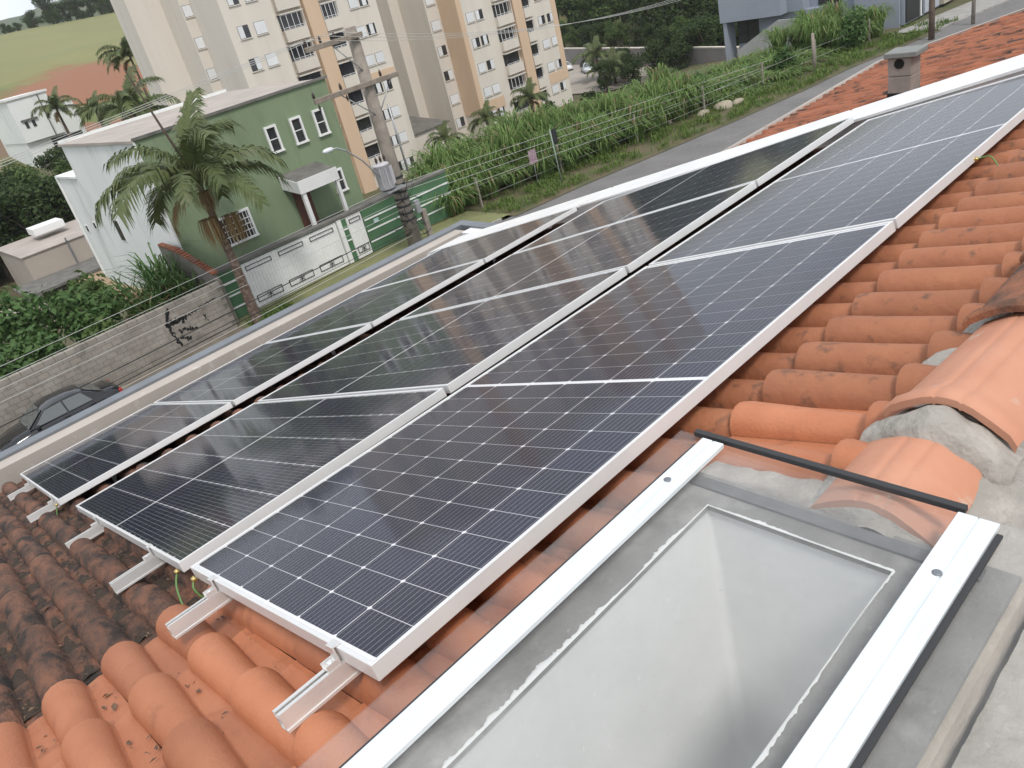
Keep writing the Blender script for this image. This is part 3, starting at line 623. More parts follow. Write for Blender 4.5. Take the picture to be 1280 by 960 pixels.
# ---------------------------------------------------------------- green house across the street
M['green'] = mat('green_paint', (.205,.265,.16), (.185,.24,.145), .7, .9, .05, c3=(.13,.18,.10), scale3=1.1, lo3=.52, hi3=.85, coord='World', stretch=(1,1,.22))
M['dgreen'] = mat('dark_green_paint', (.075,.17,.085), (.06,.13,.065), .8, .9, .05, coord='World')
M['white'] = mat('white_paint', (.76,.76,.75), (.70,.70,.69), 1.3, .85, .05, coord='World')
M['whitewall'] = mat('white_wall', (.76,.78,.76), (.70,.72,.70), .5, .9, .05, c3=(.47,.48,.46), scale3=1.0, lo3=.55, hi3=.85, coord='World', stretch=(1,1,.2))
M['slab'] = mat('roof_slab', (.42,.37,.33), (.34,.30,.27), .6, .9, .1, coord='World')
M['darkslab'] = mat('weathered_slab', (.17,.165,.15), (.11,.105,.095), 1.5, .95, .2, coord='World')
M['door'] = mat('brown_door', (.14,.055,.035), (.10,.04,.028), 3, .6)
M['iron'] = mat('black_iron', (.02,.02,.02), None, rough=.6)
gh = thing('green_house', (-40, 16, -10), 'two storey green house with white framed windows and gated wall', 'house')
MB().box(-35.3, -35, 11.38, 21.1, -10, -1.95).build('facade', M['green'], gh)
b = MB(); b.box(-46, -35.302, 11.40, 21.08, -10, -2.12); b.box(-49.7, -46.002, 11.40, 21.0, -10, -3.83); b.build('wall', M['whitewall'], gh)
b = MB(); b.box(-46.15, -35.31, 11.30, 21.2, -2.118, -2.0); b.build('roof', M['slab'], gh)
b = MB(); b.box(-46.1, -46.0, 11.35, 21.1, -2.0, -1.85); b.box(-49.8, -46.16, 11.30, 21.1, -3.828, -3.72); b.build('roof_edge', M['whitewall'], gh)
b = MB(); b.box(-35.02, -34.9, 11.3, 21.2, -2.02, -1.9); b.build('eave_trim', M['darkslab'], gh)
b = MB(); b.box(-35.06, -34.96, 11.30, 11.375, -9.6, -2.0); b.build('downpipe', M['white'], gh)
b = MB(); b.box(-49.75, -49.6, 11.28, 11.39, -9.8, -3.8); b.build('downpipe', M['white'], gh)
def gwin(y0, y1, z0, z1, bars=False, X=-35.0):
    fw = .10; b = MB()
    b.box(X, X+.10, y0, y1, z1-fw, z1); b.box(X, X+.13, y0-.03, y1+.03, z0, z0+fw*.9); b.box(X, X+.10, y0, y0+fw, z0+fw*.9, z1-fw); b.box(X, X+.10, y1-fw, y1, z0+fw*.9, z1-fw)
    f = b.build('window', M['white'], gh)
    b = MB(); b.box(X+.001, X+.02, y0+fw, y1-fw, z0+fw*.9, z1-fw); b.build('pane', M['wglass'], f)
    zm = (z0+z1)/2; b = MB(); b.box(X+.021, X+.05, y0+fw, y1-fw, zm-.02, zm+.02)
    if bars:
        for i in range(9):
            y = y0+fw+(y1-y0-2*fw)*(i+.5)/9; b.box(X+.06, X+.08, y-.015, y+.015, z0+.05, z1-.05)
        b.box(X+.081, X+.095, y0, y1, zm+.25, zm+.29); b.box(X+.081, X+.095, y0, y1, zm-.29, zm-.25)
    b.build('window_bars', M['white'], f)
gwin(18.48, 19.12, -4.45, -3.2); gwin(19.78, 20.42, -4.45, -3.2); gwin(17.1, 17.74, -4.45, -3.2); gwin(19.74, 20.36, -7.3, -6.15); gwin(13.2, 14.95, -7.60, -6.22, True)
# porch
b = MB(); b.prism([(-35,-5.45),(-33.35,-5.72),(-33.35,-6.28),(-33.5,-6.28),(-33.5,-5.9),(-35,-5.62)], 'y', 17.0, 19.15); b.build('porch_roof', M['darkslab'], gh)
b = MB(); b.box(-33.36, -33.32, 16.98, 19.17, -6.3, -5.70); b.prism([(-35,-5.5),(-33.35,-5.74),(-33.35,-6.3),(-35,-6.12)], 'y', 16.96, 17.02); b.prism([(-35,-5.5),(-33.35,-5.74),(-33.35,-6.3),(-35,-6.12)], 'y', 19.13, 19.19); b.build('porch_fascia', M['white'], gh)
for y in (17.06, 18.98):
    b = MB(); b.box(-33.56, -33.37, y-.01, y+.18 if y < 18 else y+.14, -8.2, -6.28); b.build('porch_column', M['white'], gh)
b = MB(); b.box(-34.99, -34.95, 17.35, 18.25, -8.2, -5.75); b.build('door', M['door'], gh)
# terrace slab and street wall with gates
b = MB(); b.box(-35.0, -32.2, 11.15, 24.4, -8.35, -8.2); b.build('terrace', M['darkslab'], gh)
b = MB(); b.box(-32.4, -31.97, 11.15, 24.4, -7.72, -7.6); b.build('wall_coping', M['darkslab'], gh)
b = MB(); b.box(-32.36, -32.2, 11.15, 24.4, -8.2, -7.722); b.build('terrace_parapet', M['dgreen'], gh)
b = MB(); b.box(-32.2, -32.0, 11.15, 12.25, -10, -7.72); b.box(-32.2, -32.0, 17.72, 18.0, -10, -7.72); b.box(-32.2, -32.0, 18.92, 24.4, -10, -7.72); b.box(-32.2, -32.0, 12.25, 17.72, -7.76, -7.72)
b.build('street_wall', M['dgreen'], gh)
for z in (-8.3, -8.85, -9.4):
    for (y0, y1) in ((11.15, 12.22), (17.74, 17.98), (18.95, 24.4)):
        b = MB(); b.box(-31.998, -31.97, y0, y1, z, z+.07); b.build('wall_stripe', M['white'], gh)
def gate(y0, y1, nr, nm):
    b = MB(); b.box(-32.1, -32.05, y0, y1, -9.88, -7.77); g = b.build(nm, M['white'], gh)
    for i in range(nr):
        y = y0+(y1-y0)*(i+.5)/nr; wd = (y1-y0)/nr; b = MB(); b.prism([(-32.049, y-wd*.42), (-32.02, y-wd*.28), (-32.02, y+wd*.28), (-32.049, y+wd*.42)], 'z', -9.86, -7.80); b.build('gate_slat', M['white'], g)
    return g
g1 = gate(12.27, 17.45, 34, 'garage_gate'); g2 = gate(18.02, 18.9, 6, 'entrance_gate')
b = MB(); b.box(-32.12, -31.94, 17.48, 17.70, -9.88, -7.74); b.build('gate_post', M['white'], gh)
def orn(g, y0, y1, z0, z1, flower):
    b = MB(); X = -32.012; t_ = .028
    b.box(X, X+.02, y0, y1, z1-t_, z1); b.box(X, X+.02, y0, y1, z0, z0+t_); b.box(X, X+.02, y0, y0+t_, z0+t_, z1-t_); b.box(X, X+.02, y1-t_, y1, z0+t_, z1-t_)
    if flower:
        c, d = (y0+y1)/2, (z0+z1)/2
        for k in range(3):
            a = R(60*k+20); b.obox((X+.03, c, d), (1, 0, 0), (0, math.cos(a), math.sin(a)), (0, -math.sin(a), math.cos(a)), 0, .012+.002*k, -.17, .17, -.012, .012)
    b.build('ornament', M['iron'], g)
for k in range(3):
    orn(g1, 12.55+1.68*k, 13.85+1.68*k, -8.12, -7.92, False); orn(g1, 12.55+1.68*k, 13.85+1.68*k, -9.62, -9.30, True)
orn(g2, 18.15, 18.78, -8.12, -7.92, False); orn(g2, 18.12, 18.80, -9.62, -9.30, True)
M['plate'] = mat('house_plate', (.55,.68,.66), (.25,.42,.42), 9, .4); b = MB(); b.box(-31.968, -31.95, 19.42, 19.72, -8.58, -8.38); b.build('house_plate', M['plate'], gh)
# small side openings in the white wall
for (x0, x1, z0, z1) in ((-48.9,-48.5,-7.0,-6.55),(-47.1,-46.7,-6.7,-6.25),(-43.3,-42.5,-7.1,-5.9)):
    b = MB(); b.box(x0, x1, 11.37, 11.398, z0, z1); f = b.build('side_window', M['white'], gh); b = MB(); b.box(x0+.07, x1-.07, 11.35, 11.369, z0+.07, z1-.07); b.build('pane', M['wglass'], f)

# ---------------------------------------------------------------- apartment towers
M['apt'] = mat('apartment_render', (.66,.61,.54), (.62,.57,.505), .5, .95, coord='World', c3=(.54,.50,.445), scale3=.6, lo3=.52, hi3=.85, stretch=(1,1,.12))
M['apt_orange'] = mat('apartment_orange', (.62,.46,.325), (.58,.425,.295), .5, .95, coord='World', stretch=(1,1,.15))
M['shutter'] = mat('white_shutter', (.72,.73,.74), (.66,.67,.68), .8, .6, rand=.05)
M['rail'] = mat('white_rail', (.70,.70,.70), None, rough=.5)
RW = 2.8
def apt_window(t, X, y0, y1, ztop, h=1.08, state=0):
    b = MB(); b.box(X, X+.03, y0, y1, ztop-h, ztop); f = b.build('window', M['wglass'], t)
    ym = (y0+y1)/2
    sh = {0: [(y0, y1)], 1: [(ym, y1)], 2: [(y0, ym)], 3: [(y0+(y1-y0)*.28, y0+(y1-y0)*.78)], 4: []}[state]
    for (a, c) in sh:
        b = MB(); b.box(X+.031, X+.06, a+.02, c-.02, ztop-h+.04, ztop-.03); b.build('shutter', M['shutter'], f)
    b = MB(); b.box(X, X+.10, y0-.06, y1+.06, ztop-h-.08, ztop-h-.002); b.build('sill', M['apt'], f)
def apt_balcony(t, X, y0, y1, ztop, glazed):
    zb = ztop-1.38; b = MB(); b.box(X, X+.02, y0, y1, zb, ztop); f = b.build('balcony_opening', M['wglass'], t)
    b = MB(); b.box(X+.0, X+.55, y0-.02, y1+.02, zb-1.05, zb-.002); b.build('balcony_parapet', M['apt'], f)
    b = MB(); b.box(X+.49, X+.53, y0, y1, zb+.20, zb+.24); b.box(X+.49, X+.53, y0, y1, zb+.06, zb+.09)
    nb = 2 if not glazed else 4
    for i in range(nb+1):
        y = y0+(y1-y0-.05)*i/nb; b.box(X+.485, X+.535, y, y+.05, zb, zb+.26 if not glazed else ztop-.02)
    if glazed: b.box(X+.486, X+.534, y0, y1, ztop-.07, ztop-.021)
    b.build('balcony_rail', M['rail'], f)
    b = MB(); b.box(X, X+.6, y0-.06, y1+.06, ztop+.002, ztop+.12); b.build('balcony_slab', M['apt'], f)
r4 = random.Random(11)
def prm(mb, x, y0, y1, z1=16, z0=-18.2, back=-92): mb.box(back, x, y0, y1, z0, z1)
a1 = thing('apartment_tower', (-80, 42, -18), 'beige apartment tower with orange pilaster standing behind the green house', 'apartment block', 'apartment towers')
b = MB(); prm(b, -81.5, 31.0, 34.18, back=-84.8); prm(b, -77.6, 34.182, 35.2, back=-84.8); prm(b, -72.1, 35.202, 40.2, back=-84.8); prm(b, -74.0, 40.202, 53.0, back=-84.8)
b.build('wall', M['apt'], a1)
b = MB(); b.box(-73.999, -73.35, 44.25, 45.9, -18, 16); b.build('pilaster', M['apt_orange'], a1)
b = MB(); b.box(-73.998, -73.96, 48.3, 52.9, -7.0, -6.3); b.build('band', M['apt_orange'], a1)
for k in range(-1, 7):
    z = 1.1-2.8*k
    if z > -3: apt_window(a1, -77.6, 34.3, 35.15, z+.0, 1.0, 0)
    apt_window(a1, -72.1, 36.1, 37.2, z, 1.08, r4.choice([0, 0, 1, 2])); apt_window(a1, -72.1, 37.8, 38.95, z, 1.08, r4.choice([0, 0, 1, 2]))
    if k < 5: apt_balcony(a1, -74.0, 41.4, 43.95, z, k == 0 or r4.random() < .2)
    if z > -14: apt_balcony(a1, -74.0, 46.05, 48.0, z, k == 0 or r4.random() < .2)
    apt_window(a1, -74.0, 49.65, 50.75, z-.05, 1.05, r4.choice([0, 1, 2, 3])); apt_window(a1, -74.0, 50.95, 52.0, z-.05, 1.05, r4.choice([0, 1, 2, 3]))
a2 = thing('apartment_tower', (-80, 70, -18), 'beige apartment tower with two orange bands ending at the wooded parking ground', 'apartment block', 'apartment towers')
b = MB(); b.box(-95, -89, 50.0, 63.0, -18.2, 16); b.box(-92, -83.3, 61.2, 62.6, -18.2, 16); prm(b, -78.5, 62.602, 64.5); prm(b, -75.3, 64.502, 80.6)
b.build('wall', M['apt'], a2)
b = MB(); b.box(-78.45, -75.299, 64.46, 64.501, -14.9, 16); b.box(-75.3, -75.26, 64.47, 69.0, 0, 16); b.box(-75.299, -75.27, 64.48, 65.2, -14.9, -.002); b.box(-75.3, -75.27, 65.22, 68.6, -14.9, -13.55); b.build('orange_panel', M['apt_orange'], a2)
b = MB(); b.box(-75.299, -74.7, 72.75, 74.25, -18, 16); b.build('pilaster', M['apt_orange'], a2)
b = MB(); b.box(-75.299, -75.26, 79.75, 80.62, -14.6, 16); b.box(-75.299, -75.262, 77.0, 79.74, -14.6, -13.3); b.build('orange_panel', M['apt_orange'], a2)
for k in range(0, 7):
    z = .45-2.8*k+(-1.25)
    if z < -16: continue
    apt_window(a2, -78.5, 62.85, 64.15, z+.05, 1.08, r4.choice([0, 1, 2])); apt_window(a2, -75.3, 65.6, 66.75, z, 1.05, r4.choice([0, 1, 3, 2])); apt_window(a2, -75.3, 67.05, 68.2, z, 1.05, r4.choice([0, 2, 1, 3]))
    apt_balcony(a2, -75.3, 69.9, 72.5, z, r4.random() < .3); apt_balcony(a2, -75.3, 74.45, 75.95, z, r4.random() < .15)
    apt_window(a2, -75.3, 77.05, 78.25, z, .98, r4.choice([0, 1, 2])); apt_window(a2, -75.3, 78.7, 79.7, z, .98, r4.choice([0, 1, 2]))
for k in range(8):
    b = MB(); z = -1.0-2.8*k+1.2; 
    if z < -16: continue
    b.box(-89, -88.95, 65.4-.0-4.2, 66.0-4.2, z-.55, z); b.build('window', M['wglass'], a2)
# guard annex between the towers
an = thing('annex', (-81, 57, -18), 'low beige annex with dark roof between the apartment towers', 'building')
b = MB(); b.box(-84, -76, 53.2, 59.5, -18.2, -14.2); b.build('wall', M['apt'], an); b = MB(); b.prism([(-84.2,-13.4),(-75.8,-14.2),(-75.8,-14.05),(-84.2,-13.2)], 'y', 53.1, 59.8); b.build('roof', M['darkslab'], an)

# retaining wall by the parking ground
rw = thing('retaining_wall', (-80, 105, -18), 'grey retaining wall at the end of the apartment parking ground', 'wall')
d = Vector((29, -11, 0)).normalized(); nn = Vector((d.y, -d.x, 0))
b = MB(); b.obox((-112, 111.7, 0), d, nn, (0, 0, 1), -20, 60, 0, .3, -18.5, -15.0); b.build('wall', mat('retaining_render', (.27,.255,.25), (.21,.20,.195), .4, .95, coord='World'), rw)
b = MB(); b.obox((-112, 111.7, 0), d, nn, (0, 0, 1), -20, 60, -.05, .35, -15.0, -14.85); b.build('coping', M['apt'], rw)
b = MB(); b.add([(-118,84,-17.5),(-72,84,-17.5),(-60,100,-17.5),(-112,118,-17.5)], [(0,1,2,3)]); tag(b.build('parking_ground', mat('parking_concrete', (.34,.30,.26), (.28,.25,.215), .3, .95, coord='World'), None), kind='structure')

# ---------------------------------------------------------------- houses further off
wh = thing('white_house', (-112, 27, -8), 'white two storey house with palms below the pasture', 'house')
b = MB(); b.box(-122, -110, 24.0, 30.9, -9, -1.9); b.box(-121, -109.5, 23.9, 28.4, -5.0, -.2); b.build('wall', M['whitewall'], wh)
b = MB(); b.box(-121.2, -109.35, 23.7, 28.6, -.2, .05); b.build('roof', M['white'], wh)
b = MB(); b.box(-110, -109.9, 26.7, 30.4, -7.2, -5.3); b.build('carport_opening', M['wglass'], wh)
b = MB(); b.box(-109.49, -109.3, 24.4, 26.3, -2.7, -2.5); b.build('canopy', M['darkslab'], wh)
for y in (24.7, 25.5):
    b = MB(); b.box(-109.49, -109.44, y, y+.35, -3.5, -2.8); b.build('window', M['wglass'], wh)
b = MB(); b.box(-109.49, -109.4, 27.3, 27.42, -5, -.3); b.build('downpipe', M['darkslab'], wh)
bh = thing('beige_house', (-67, 13, -15), 'low beige house with dark lower roof beside the dense trees', 'house')
M['beige'] = mat('beige_paint', (.40,.35,.30), (.36,.315,.27), .5, .9, coord='World')
b = MB(); b.box(-72, -64, 10.1, 18.5, -15, -9.5); b.build('wall', M['beige'], bh); b = MB(); b.box(-72.1, -63.9, 10.0, 18.5, -9.5, -9.44); b.build('parapet_cap', M['slab'], bh)
b = MB(); b.prism([(-64,-11.2),(-60.2,-11.32),(-60.2,-11.5),(-64,-11.4)], 'y', 8.6, 18.5); b.build('roof', M['darkslab'], bh)
b = MB(); b.box(-60.5, -60.25, 11.2, 18.5, -15, -11.52); b.build('porch_wall', M['apt_orange'], bh); b = MB(); b.box(-63.99, -63.9, 13.2, 13.3, -11.2, -9.2); b.build('downpipe', M['coping'], bh)
b = MB(); b.box(-70, -68, 12.3, 14.6, -9.0, -8.5); b.build('roof_box', M['white'], bh)
b = MB(); b.box(-63.5, -60.3, 6.2, 9.6, -15, -12.2); b.build('side_wing', M['beige'], bh)
gb = thing('grey_house', (-35, 66, -11), 'modern grey blue house with overhanging upper floor behind tall grass', 'house')
M['bluegrey'] = mat('bluegrey_paint', (.30,.33,.385), (.27,.30,.35), .4, .9, coord='World')
b = MB(); b.box(-40.3, -34.7, 63, 76, -8.08, -2.5); b.box(-39.4, -28.9, 64.2, 76, -11.5, -8.082); b.box(-34.698, -33.3, 64.0, 76, -8.081, -3); b.box(-33.298, -28.9, 65.0, 76, -8.081, -3.5); b.box(-28.898, -25.6, 63.4, 76, -11, -4); b.build('wall', M['bluegrey'], gb)
b = MB(); b.box(-40.1, -39.75, 63.1, 64.3, -11.5, -8.082); b.build('column', M['bluegrey'], gb)
b = MB(); b.box(-39.35, -37.4, 64.12, 64.19, -10.05, -8.2); f = b.build('window', M['wglass'], gb)
b = MB(); b.box(-39.35, -37.4, 64.05, 64.115, -9.3, -9.2); b.box(-38.45, -38.36, 64.05, 64.116, -10.05, -8.2); b.build('mullion', M['iron'], f)
b = MB(); b.box(-32.5, -30.7, 64.93, 64.99, -8.0, -7.55); b.build('window', M['wglass'], gb)
b = MB(); b.prism([(-38.3,-10.6),(-38.3,-10.2),(-34.6,-8.3),(-29.9,-8.5),(-29.9,-11.5),(-38.3,-11.5)], 'y', 62.2, 62.4); b.build('ramp_wall', mat('pale_grey_wall', (.38,.385,.38), (.33,.335,.33), .4, .9, coord='World'), gb)
# garage front further up the street
gf = thing('garage_front', (-24, 64, -10), 'house front with dark gate, grey door and pale stone pier', 'house')
M['stone'] = mat('pale_stone', (.48,.44,.35), (.38,.34,.26), 2.5, .9, .3, coord='World')
b = MB(); b.box(-25.55, -25.3, 63.6, 76, -10, -4.5); b.build('wall', M['bluegrey'], gf)
b = MB(); b.box(-25.29, -25.2, 63.7, 66.6, -9.87, -5.5); b.build('gate', M['iron'], gf); b = MB(); b.box(-25.19, -25.1, 66.0, 66.15, -9.87, -5.5); b.build('gate_post', M['white'], gf)
b = MB(); b.box(-25.29, -25.18, 66.9, 69.6, -9.87, -5.5); dd = b.build('door', mat('grey_door', (.42,.44,.49), None, rough=.5), gf); b = MB(); b.box(-25.17, -25.1, 68.9, 69.0, -9.0, -8.6); b.build('handle', M['iron'], dd)
b = MB(); b.box(-25.3, -24.9, 69.8, 72.3, -9.87, -5); b.build('pier', M['stone'], gf)
b = MB(); b.box(-25.3, -24.6, 73.2, 82, -9.87, -6.5); b.build('garden_wall', mat('brown_wall', (.24,.13,.075), (.19,.10,.06), 1, .9, coord='World'), gf)

# ---------------------------------------------------------------- neighbouring tiled roof
nr = thing('neighbour_roof', (-2, 8, -10), 'old weathered terracotta roof of the neighbouring house beyond the white flashing', 'house')
b = MB(); b.box(-4.0, 9, 5.5, 11.3, -10, -2.3); b.build('wall', M['parapet'], nr)
b = MB(); n0, n1 = -.46, -.40
q = [RP(u, v, n) for n in (n0, n1) for (u, v) in ((-4.5, 5.32), (4.34, 5.32), (4.34, 11.5), (-4.5, 11.5))]
b.add(q, [(3,2,1,0),(4,5,6,7),(0,1,5,4),(1,2,6,5),(2,3,7,6),(3,0,4,7)]); ndk = b.build('roof', M['dirt'], nr)
M['tile_far'] = mat('tile_far', (.34,.125,.065), (.24,.085,.046), 3, .95, .3, rand=.12, c3=(.05,.035,.028), scale3=11, lo3=.50, hi3=.66, detail=9, coord='World', stretch=(.45,1,1))
TMF = tile_mesh('roof_tile_far', M['tile_far'], ns=7); cnt = 0; fb = MB(); todo = []
for c in range(28):
    for k in range(37):
        u = 4.36-.316*c; v = 5.40+.166*k
        if u < -4.2: continue
        todo.append((-(v*1.0+max(0, u-2)*.3), u, v))
todo.sort(reverse=True)
for _, u, v in todo:
    mw = roof_m(u+rnd.uniform(-.015, .015), v+rnd.uniform(-.012, .012), -.39+rnd.uniform(-.008, .01), rnd.uniform(-.05, .05))
    vis = (u > -1.2)
    if vis and cnt < 300: inst('roof_tile', TMF, ndk, Matrix.Translation((2, -8, 10)) @ mw); cnt += 1
    else: fb.add([mw @ q_.co for q_ in TMF.vertices], [p_.vertices[:] for p_ in TMF.polygons], True)
tag(fb.build('roof_tile_field', M['tile_far'], nr, fix=False), kind='stuff')
b = MB()
for (u0, u1, v0, v1, na, nb_) in ((4.30, 4.42, 5.32, 11.55, -.47, -.30), (-4.5, 4.30, 11.44, 11.56, -.47, -.31)):
    q = [RP(u, v, n) for n in (na, nb_) for (u, v) in ((u0, v0), (u1, v0), (u1, v1), (u0, v1))]; b.add(q, [(3,2,1,0),(4,5,6,7),(0,1,5,4),(1,2,6,5),(2,3,7,6),(3,0,4,7)])
b.build('verge_mortar', M['slab'], nr)
cx, cy, cz = -2.14, 7.48, -.95
ch = thing('chimney', (cx, cy, cz), 'small concrete block chimney with flat cap on the weathered roof', 'chimney')
M['chim'] = mat('chimney_concrete', (.31,.275,.245), (.25,.22,.195), 6, .95, .2, coord='World')
b = MB(); b.box(cx-.11, cx+.11, cy-.11, cy+.11, cz-.1, cz+.085); b.build('base', M['soot'], ch)
b = MB(); b.bbox(cx-.105, cx+.105, cy-.105, cy+.105, cz+.087, cz+.235, .006); b.build('block', M['chim'], ch)
b = MB(); b.bbox(cx-.105, cx+.105, cy-.105, cy+.105, cz+.238, cz+.40, .006); b.build('block', M['chim'], ch)
b = MB(); b.bbox(cx-.13, cx+.16, cy-.13, cy+.13, cz+.402, cz+.45, .006); b.build('cap', mat('cap_slab', (.24,.25,.24), (.19,.20,.19), 5, .9, coord='World'), ch)
b = MB(); b.lathe((0, 0, 0), [(.05, 0), (.05, .004)], 14); b.v = [(cx+.0+v[0]*.9, cy-.1055-v[2], cz+.35+v[1]*.9) for v in b.v]; b.build('vent_hole', M['soot'], ch)
# ---------------------------------------------------------------- vegetation
def leafmat(name, c1, c2, rand=.12, trans=.25, rough=.6):
    m = mat(name, c1, c2, 1.5, rough, 0, rand=rand, lo=.3, hi=.7, spec=.3, coord='World')
    t = m.node_tree; p = t.nodes['Principled BSDF']; o = t.nodes['Material Output']
    tr = N(t, 'ShaderNodeBsdfTranslucent'); ms = N(t, 'ShaderNodeMixShader'); ms.inputs[0].default_value = trans
    t.links.new(p.inputs['Base Color'].links[0].from_socket, tr.inputs[0]); t.links.new(p.outputs[0], ms.inputs[1]); t.links.new(tr.outputs[0], ms.inputs[2]); t.links.new(ms.outputs[0], o.inputs[0])
    return m
M['leaf'] = leafmat('leaf_dark', (.026,.05,.014), (.055,.085,.02))
M['leaf2'] = leafmat('leaf_mid', (.055,.10,.025), (.10,.15,.04))
M['leaf3'] = leafmat('leaf_bush', (.055,.12,.035), (.10,.17,.05))
M['cane'] = leafmat('cane_leaf', (.095,.175,.045), (.19,.265,.085), trans=.35)
M['cane_dry'] = leafmat('cane_dry', (.30,.23,.13), (.22,.15,.08))
M['grass'] = leafmat('grass_blade', (.075,.14,.025), (.14,.19,.045))
M['palm'] = leafmat('palm_leaf', (.08,.11,.042), (.135,.16,.06), trans=.2, rough=.45)
M['palm_dry'] = leafmat('palm_dry', (.32,.22,.10), (.24,.15,.07))
M['bark'] = mat('bark', (.115,.085,.065), (.07,.05,.04), 6, .95, .5, coord='World')
M['palm_trunk'] = mat('palm_trunk', (.16,.11,.085), (.085,.055,.042), 5, .95, .4, c3=(.24,.19,.15), scale3=8, coord='World')
def leafcloud(mb, c, r, n, size, seed, shell=.55):
    q = random.Random(seed)
    for i in range(n):
        while True:
            d = Vector((q.gauss(0, 1), q.gauss(0, 1), q.gauss(0, 1)))
            if d.length > .01: break
        d.normalize(); rad = (shell+(1-shell)*q.random())
        rad *= 1+.35*mn.noise((d.x*2.2+seed, d.y*2.2, d.z*2.2))
        p0 = Vector((c[0]+d.x*r[0]*rad, c[1]+d.y*r[1]*rad, c[2]+d.z*r[2]*rad))
        nrm = (d*.6+Vector((q.gauss(0, .6), q.gauss(0, .6), q.gauss(.35, .5)))).normalized()
        a = nrm.orthogonal().normalized(); a = Matrix.Rotation(q.uniform(0, 6.28), 3, nrm) @ a; b_ = nrm.cross(a)
        s = size*q.uniform(.6, 1.35)
        mb.add([p0-a*s, p0+b_*s*.5+nrm*s*.12, p0+a*s, p0-b_*s*.5+nrm*s*.12], [(0, 1, 2, 3)])
def tree_proto(seed, h, wd, leafm, nl=3600, size=.27):
    q = random.Random(seed); cr_, tk = MB(), MB(); lobes = []
    for i in range(13):
        a = q.uniform(0, 6.28); rr = wd*q.uniform(.15, .68); z = h*q.uniform(.16, .88)
        lobes.append((Vector((rr*math.cos(a), rr*math.sin(a), z)), wd*q.uniform(.30, .48)))
    lobes.append((Vector((0, 0, h*.85)), wd*.42))
    for i, (c, r) in enumerate(lobes): leafcloud(cr_, c, (r, r, r*.8), nl//14, size, seed*50+i)
    tk.tube([(0, 0, -.4), (.06*h*.3, .02*h, h*.3), (0, 0, h*.6), (.1, 0, h*.8)], [h*.035, h*.026, h*.017, h*.008], 7)
    for c, r in lobes[:6]: tk.tube([(0, 0, h*.35), (c.x*.5, c.y*.5, (h*.35+c.z)*.52), tuple(c)], [h*.014, h*.010, h*.004], 5)
    return cr_.mesh('crown', leafm), tk.mesh('trunk', M['bark'])
TP = [tree_proto(1, 10, 4.6, M['leaf']), tree_proto(2, 11, 4.2, M['leaf2']), tree_proto(3, 9, 5.0, M['leaf']), tree_proto(4, 12, 4.4, M['leaf2'])]
def tree(x, y, z, s, rot, k, label, group, name='broadleaf_tree', sz=1):
    t = thing(name, (x, y, z), label, 'tree', group); t.rotation_euler.z = rot; t.scale = (s, s, s*sz)
    inst('crown', TP[k][0], t); inst('trunk', TP[k][1], t); return t
qr = random.Random(5)
for i in range(33):                                             # wood beyond the retaining wall
    x = -132+66*(i % 11)/10+qr.uniform(-2, 2); y = 121+9*(i//11)-.36*(x+100)*1.0+qr.uniform(-1.5, 1.5); z = hgt(x, y); k = qr.randint(0, 3)
    lb = ['dark rounded tree', 'fresh green tall tree', 'broad dark tree', 'light green tall tree'][k]+[' of the front row right behind the retaining wall', ' of the middle row in the wood behind the retaining wall', ' of the last row in the wood behind the retaining wall'][i//11]
    tree(x, y, max(z, -17.5)+1.2*(i//11), qr.uniform(1.0, 1.35), qr.uniform(0, 6), k, lb, 'trees of the wood behind the retaining wall', sz=qr.uniform(.9, 1.2))
for i in range(24):                                             # dark trees left of the white house
    r_ = i//8; x = -76-6.5*r_+qr.uniform(-1.5, 1.5); y = 4+17*(i % 8)/7+qr.uniform(-1, 1)+r_*1.0
    z = hgt(x, y); top = -5.2+.35*r_-.12*(y-10); k = qr.choice([0, 2, 0, 1])
    s = max(.5, min(1.0, (top-z)/10.0)); tree(x, y, z, s, qr.uniform(0, 6), k, ['dark dense tree', 'greener tree', 'broad dark tree'][k]+' in the hollow below the white house, '+['right behind the beige house', 'midway to the white house', 'closest to the white house'][r_], 'trees in the hollow below the white house')
for i in range(26):                                             # line of trees on the crest
    y = 60+i*2.9+qr.uniform(-1, 1); s = (.34 if i < 9 else .8)*qr.uniform(.8, 1.2); x = -303+qr.uniform(-4, 4)
    tree(x, y, hgt(x, y)-.3, s, qr.uniform(0, 6), qr.choice([0, 2]), 'low tree in the hedge along the pasture crest' if i < 9 else 'tall dark tree standing in the row along the pasture crest', 'trees along the pasture crest')
DT = [(-72, 84, .40, 'beside the low palm'), (-69.5, 86.5, .45, 'behind the low palm'), (-68, 89.5, .52, 'midway between red car and grey house'), (-66, 92.5, .50, 'right behind the cane grass'), (-70, 95, .58, 'before the retaining wall end'), (-66, 97.5, .66, 'beside the retaining wall end'), (-63.5, 95, .60, 'next to the grey house column'), (-62, 100, .75, 'tallest one behind the grey house column'), (-75, 91, .42, 'next to the red car'), (-66.5, 103, .8, 'at the wood edge')]
for x, y, s, w_ in DT: tree(x, y, -17.5, s, qr.uniform(0, 6), qr.choice([0, 2]), 'dark tree on the parking ground edge, '+w_, 'dark trees beside the parking ground')
for i in range(16):                                             # undergrowth along the top of the retaining wall
    x = -120+3.9*i+qr.uniform(-.8, .8); y = 115.6-.38*(x+112)+2.2; tree(x, y, -16.8, qr.uniform(.34, .5), qr.uniform(0, 6), qr.randint(0, 3), 'low scrub tree leaning over the retaining wall coping', 'scrub along the retaining wall', 'scrub_tree')
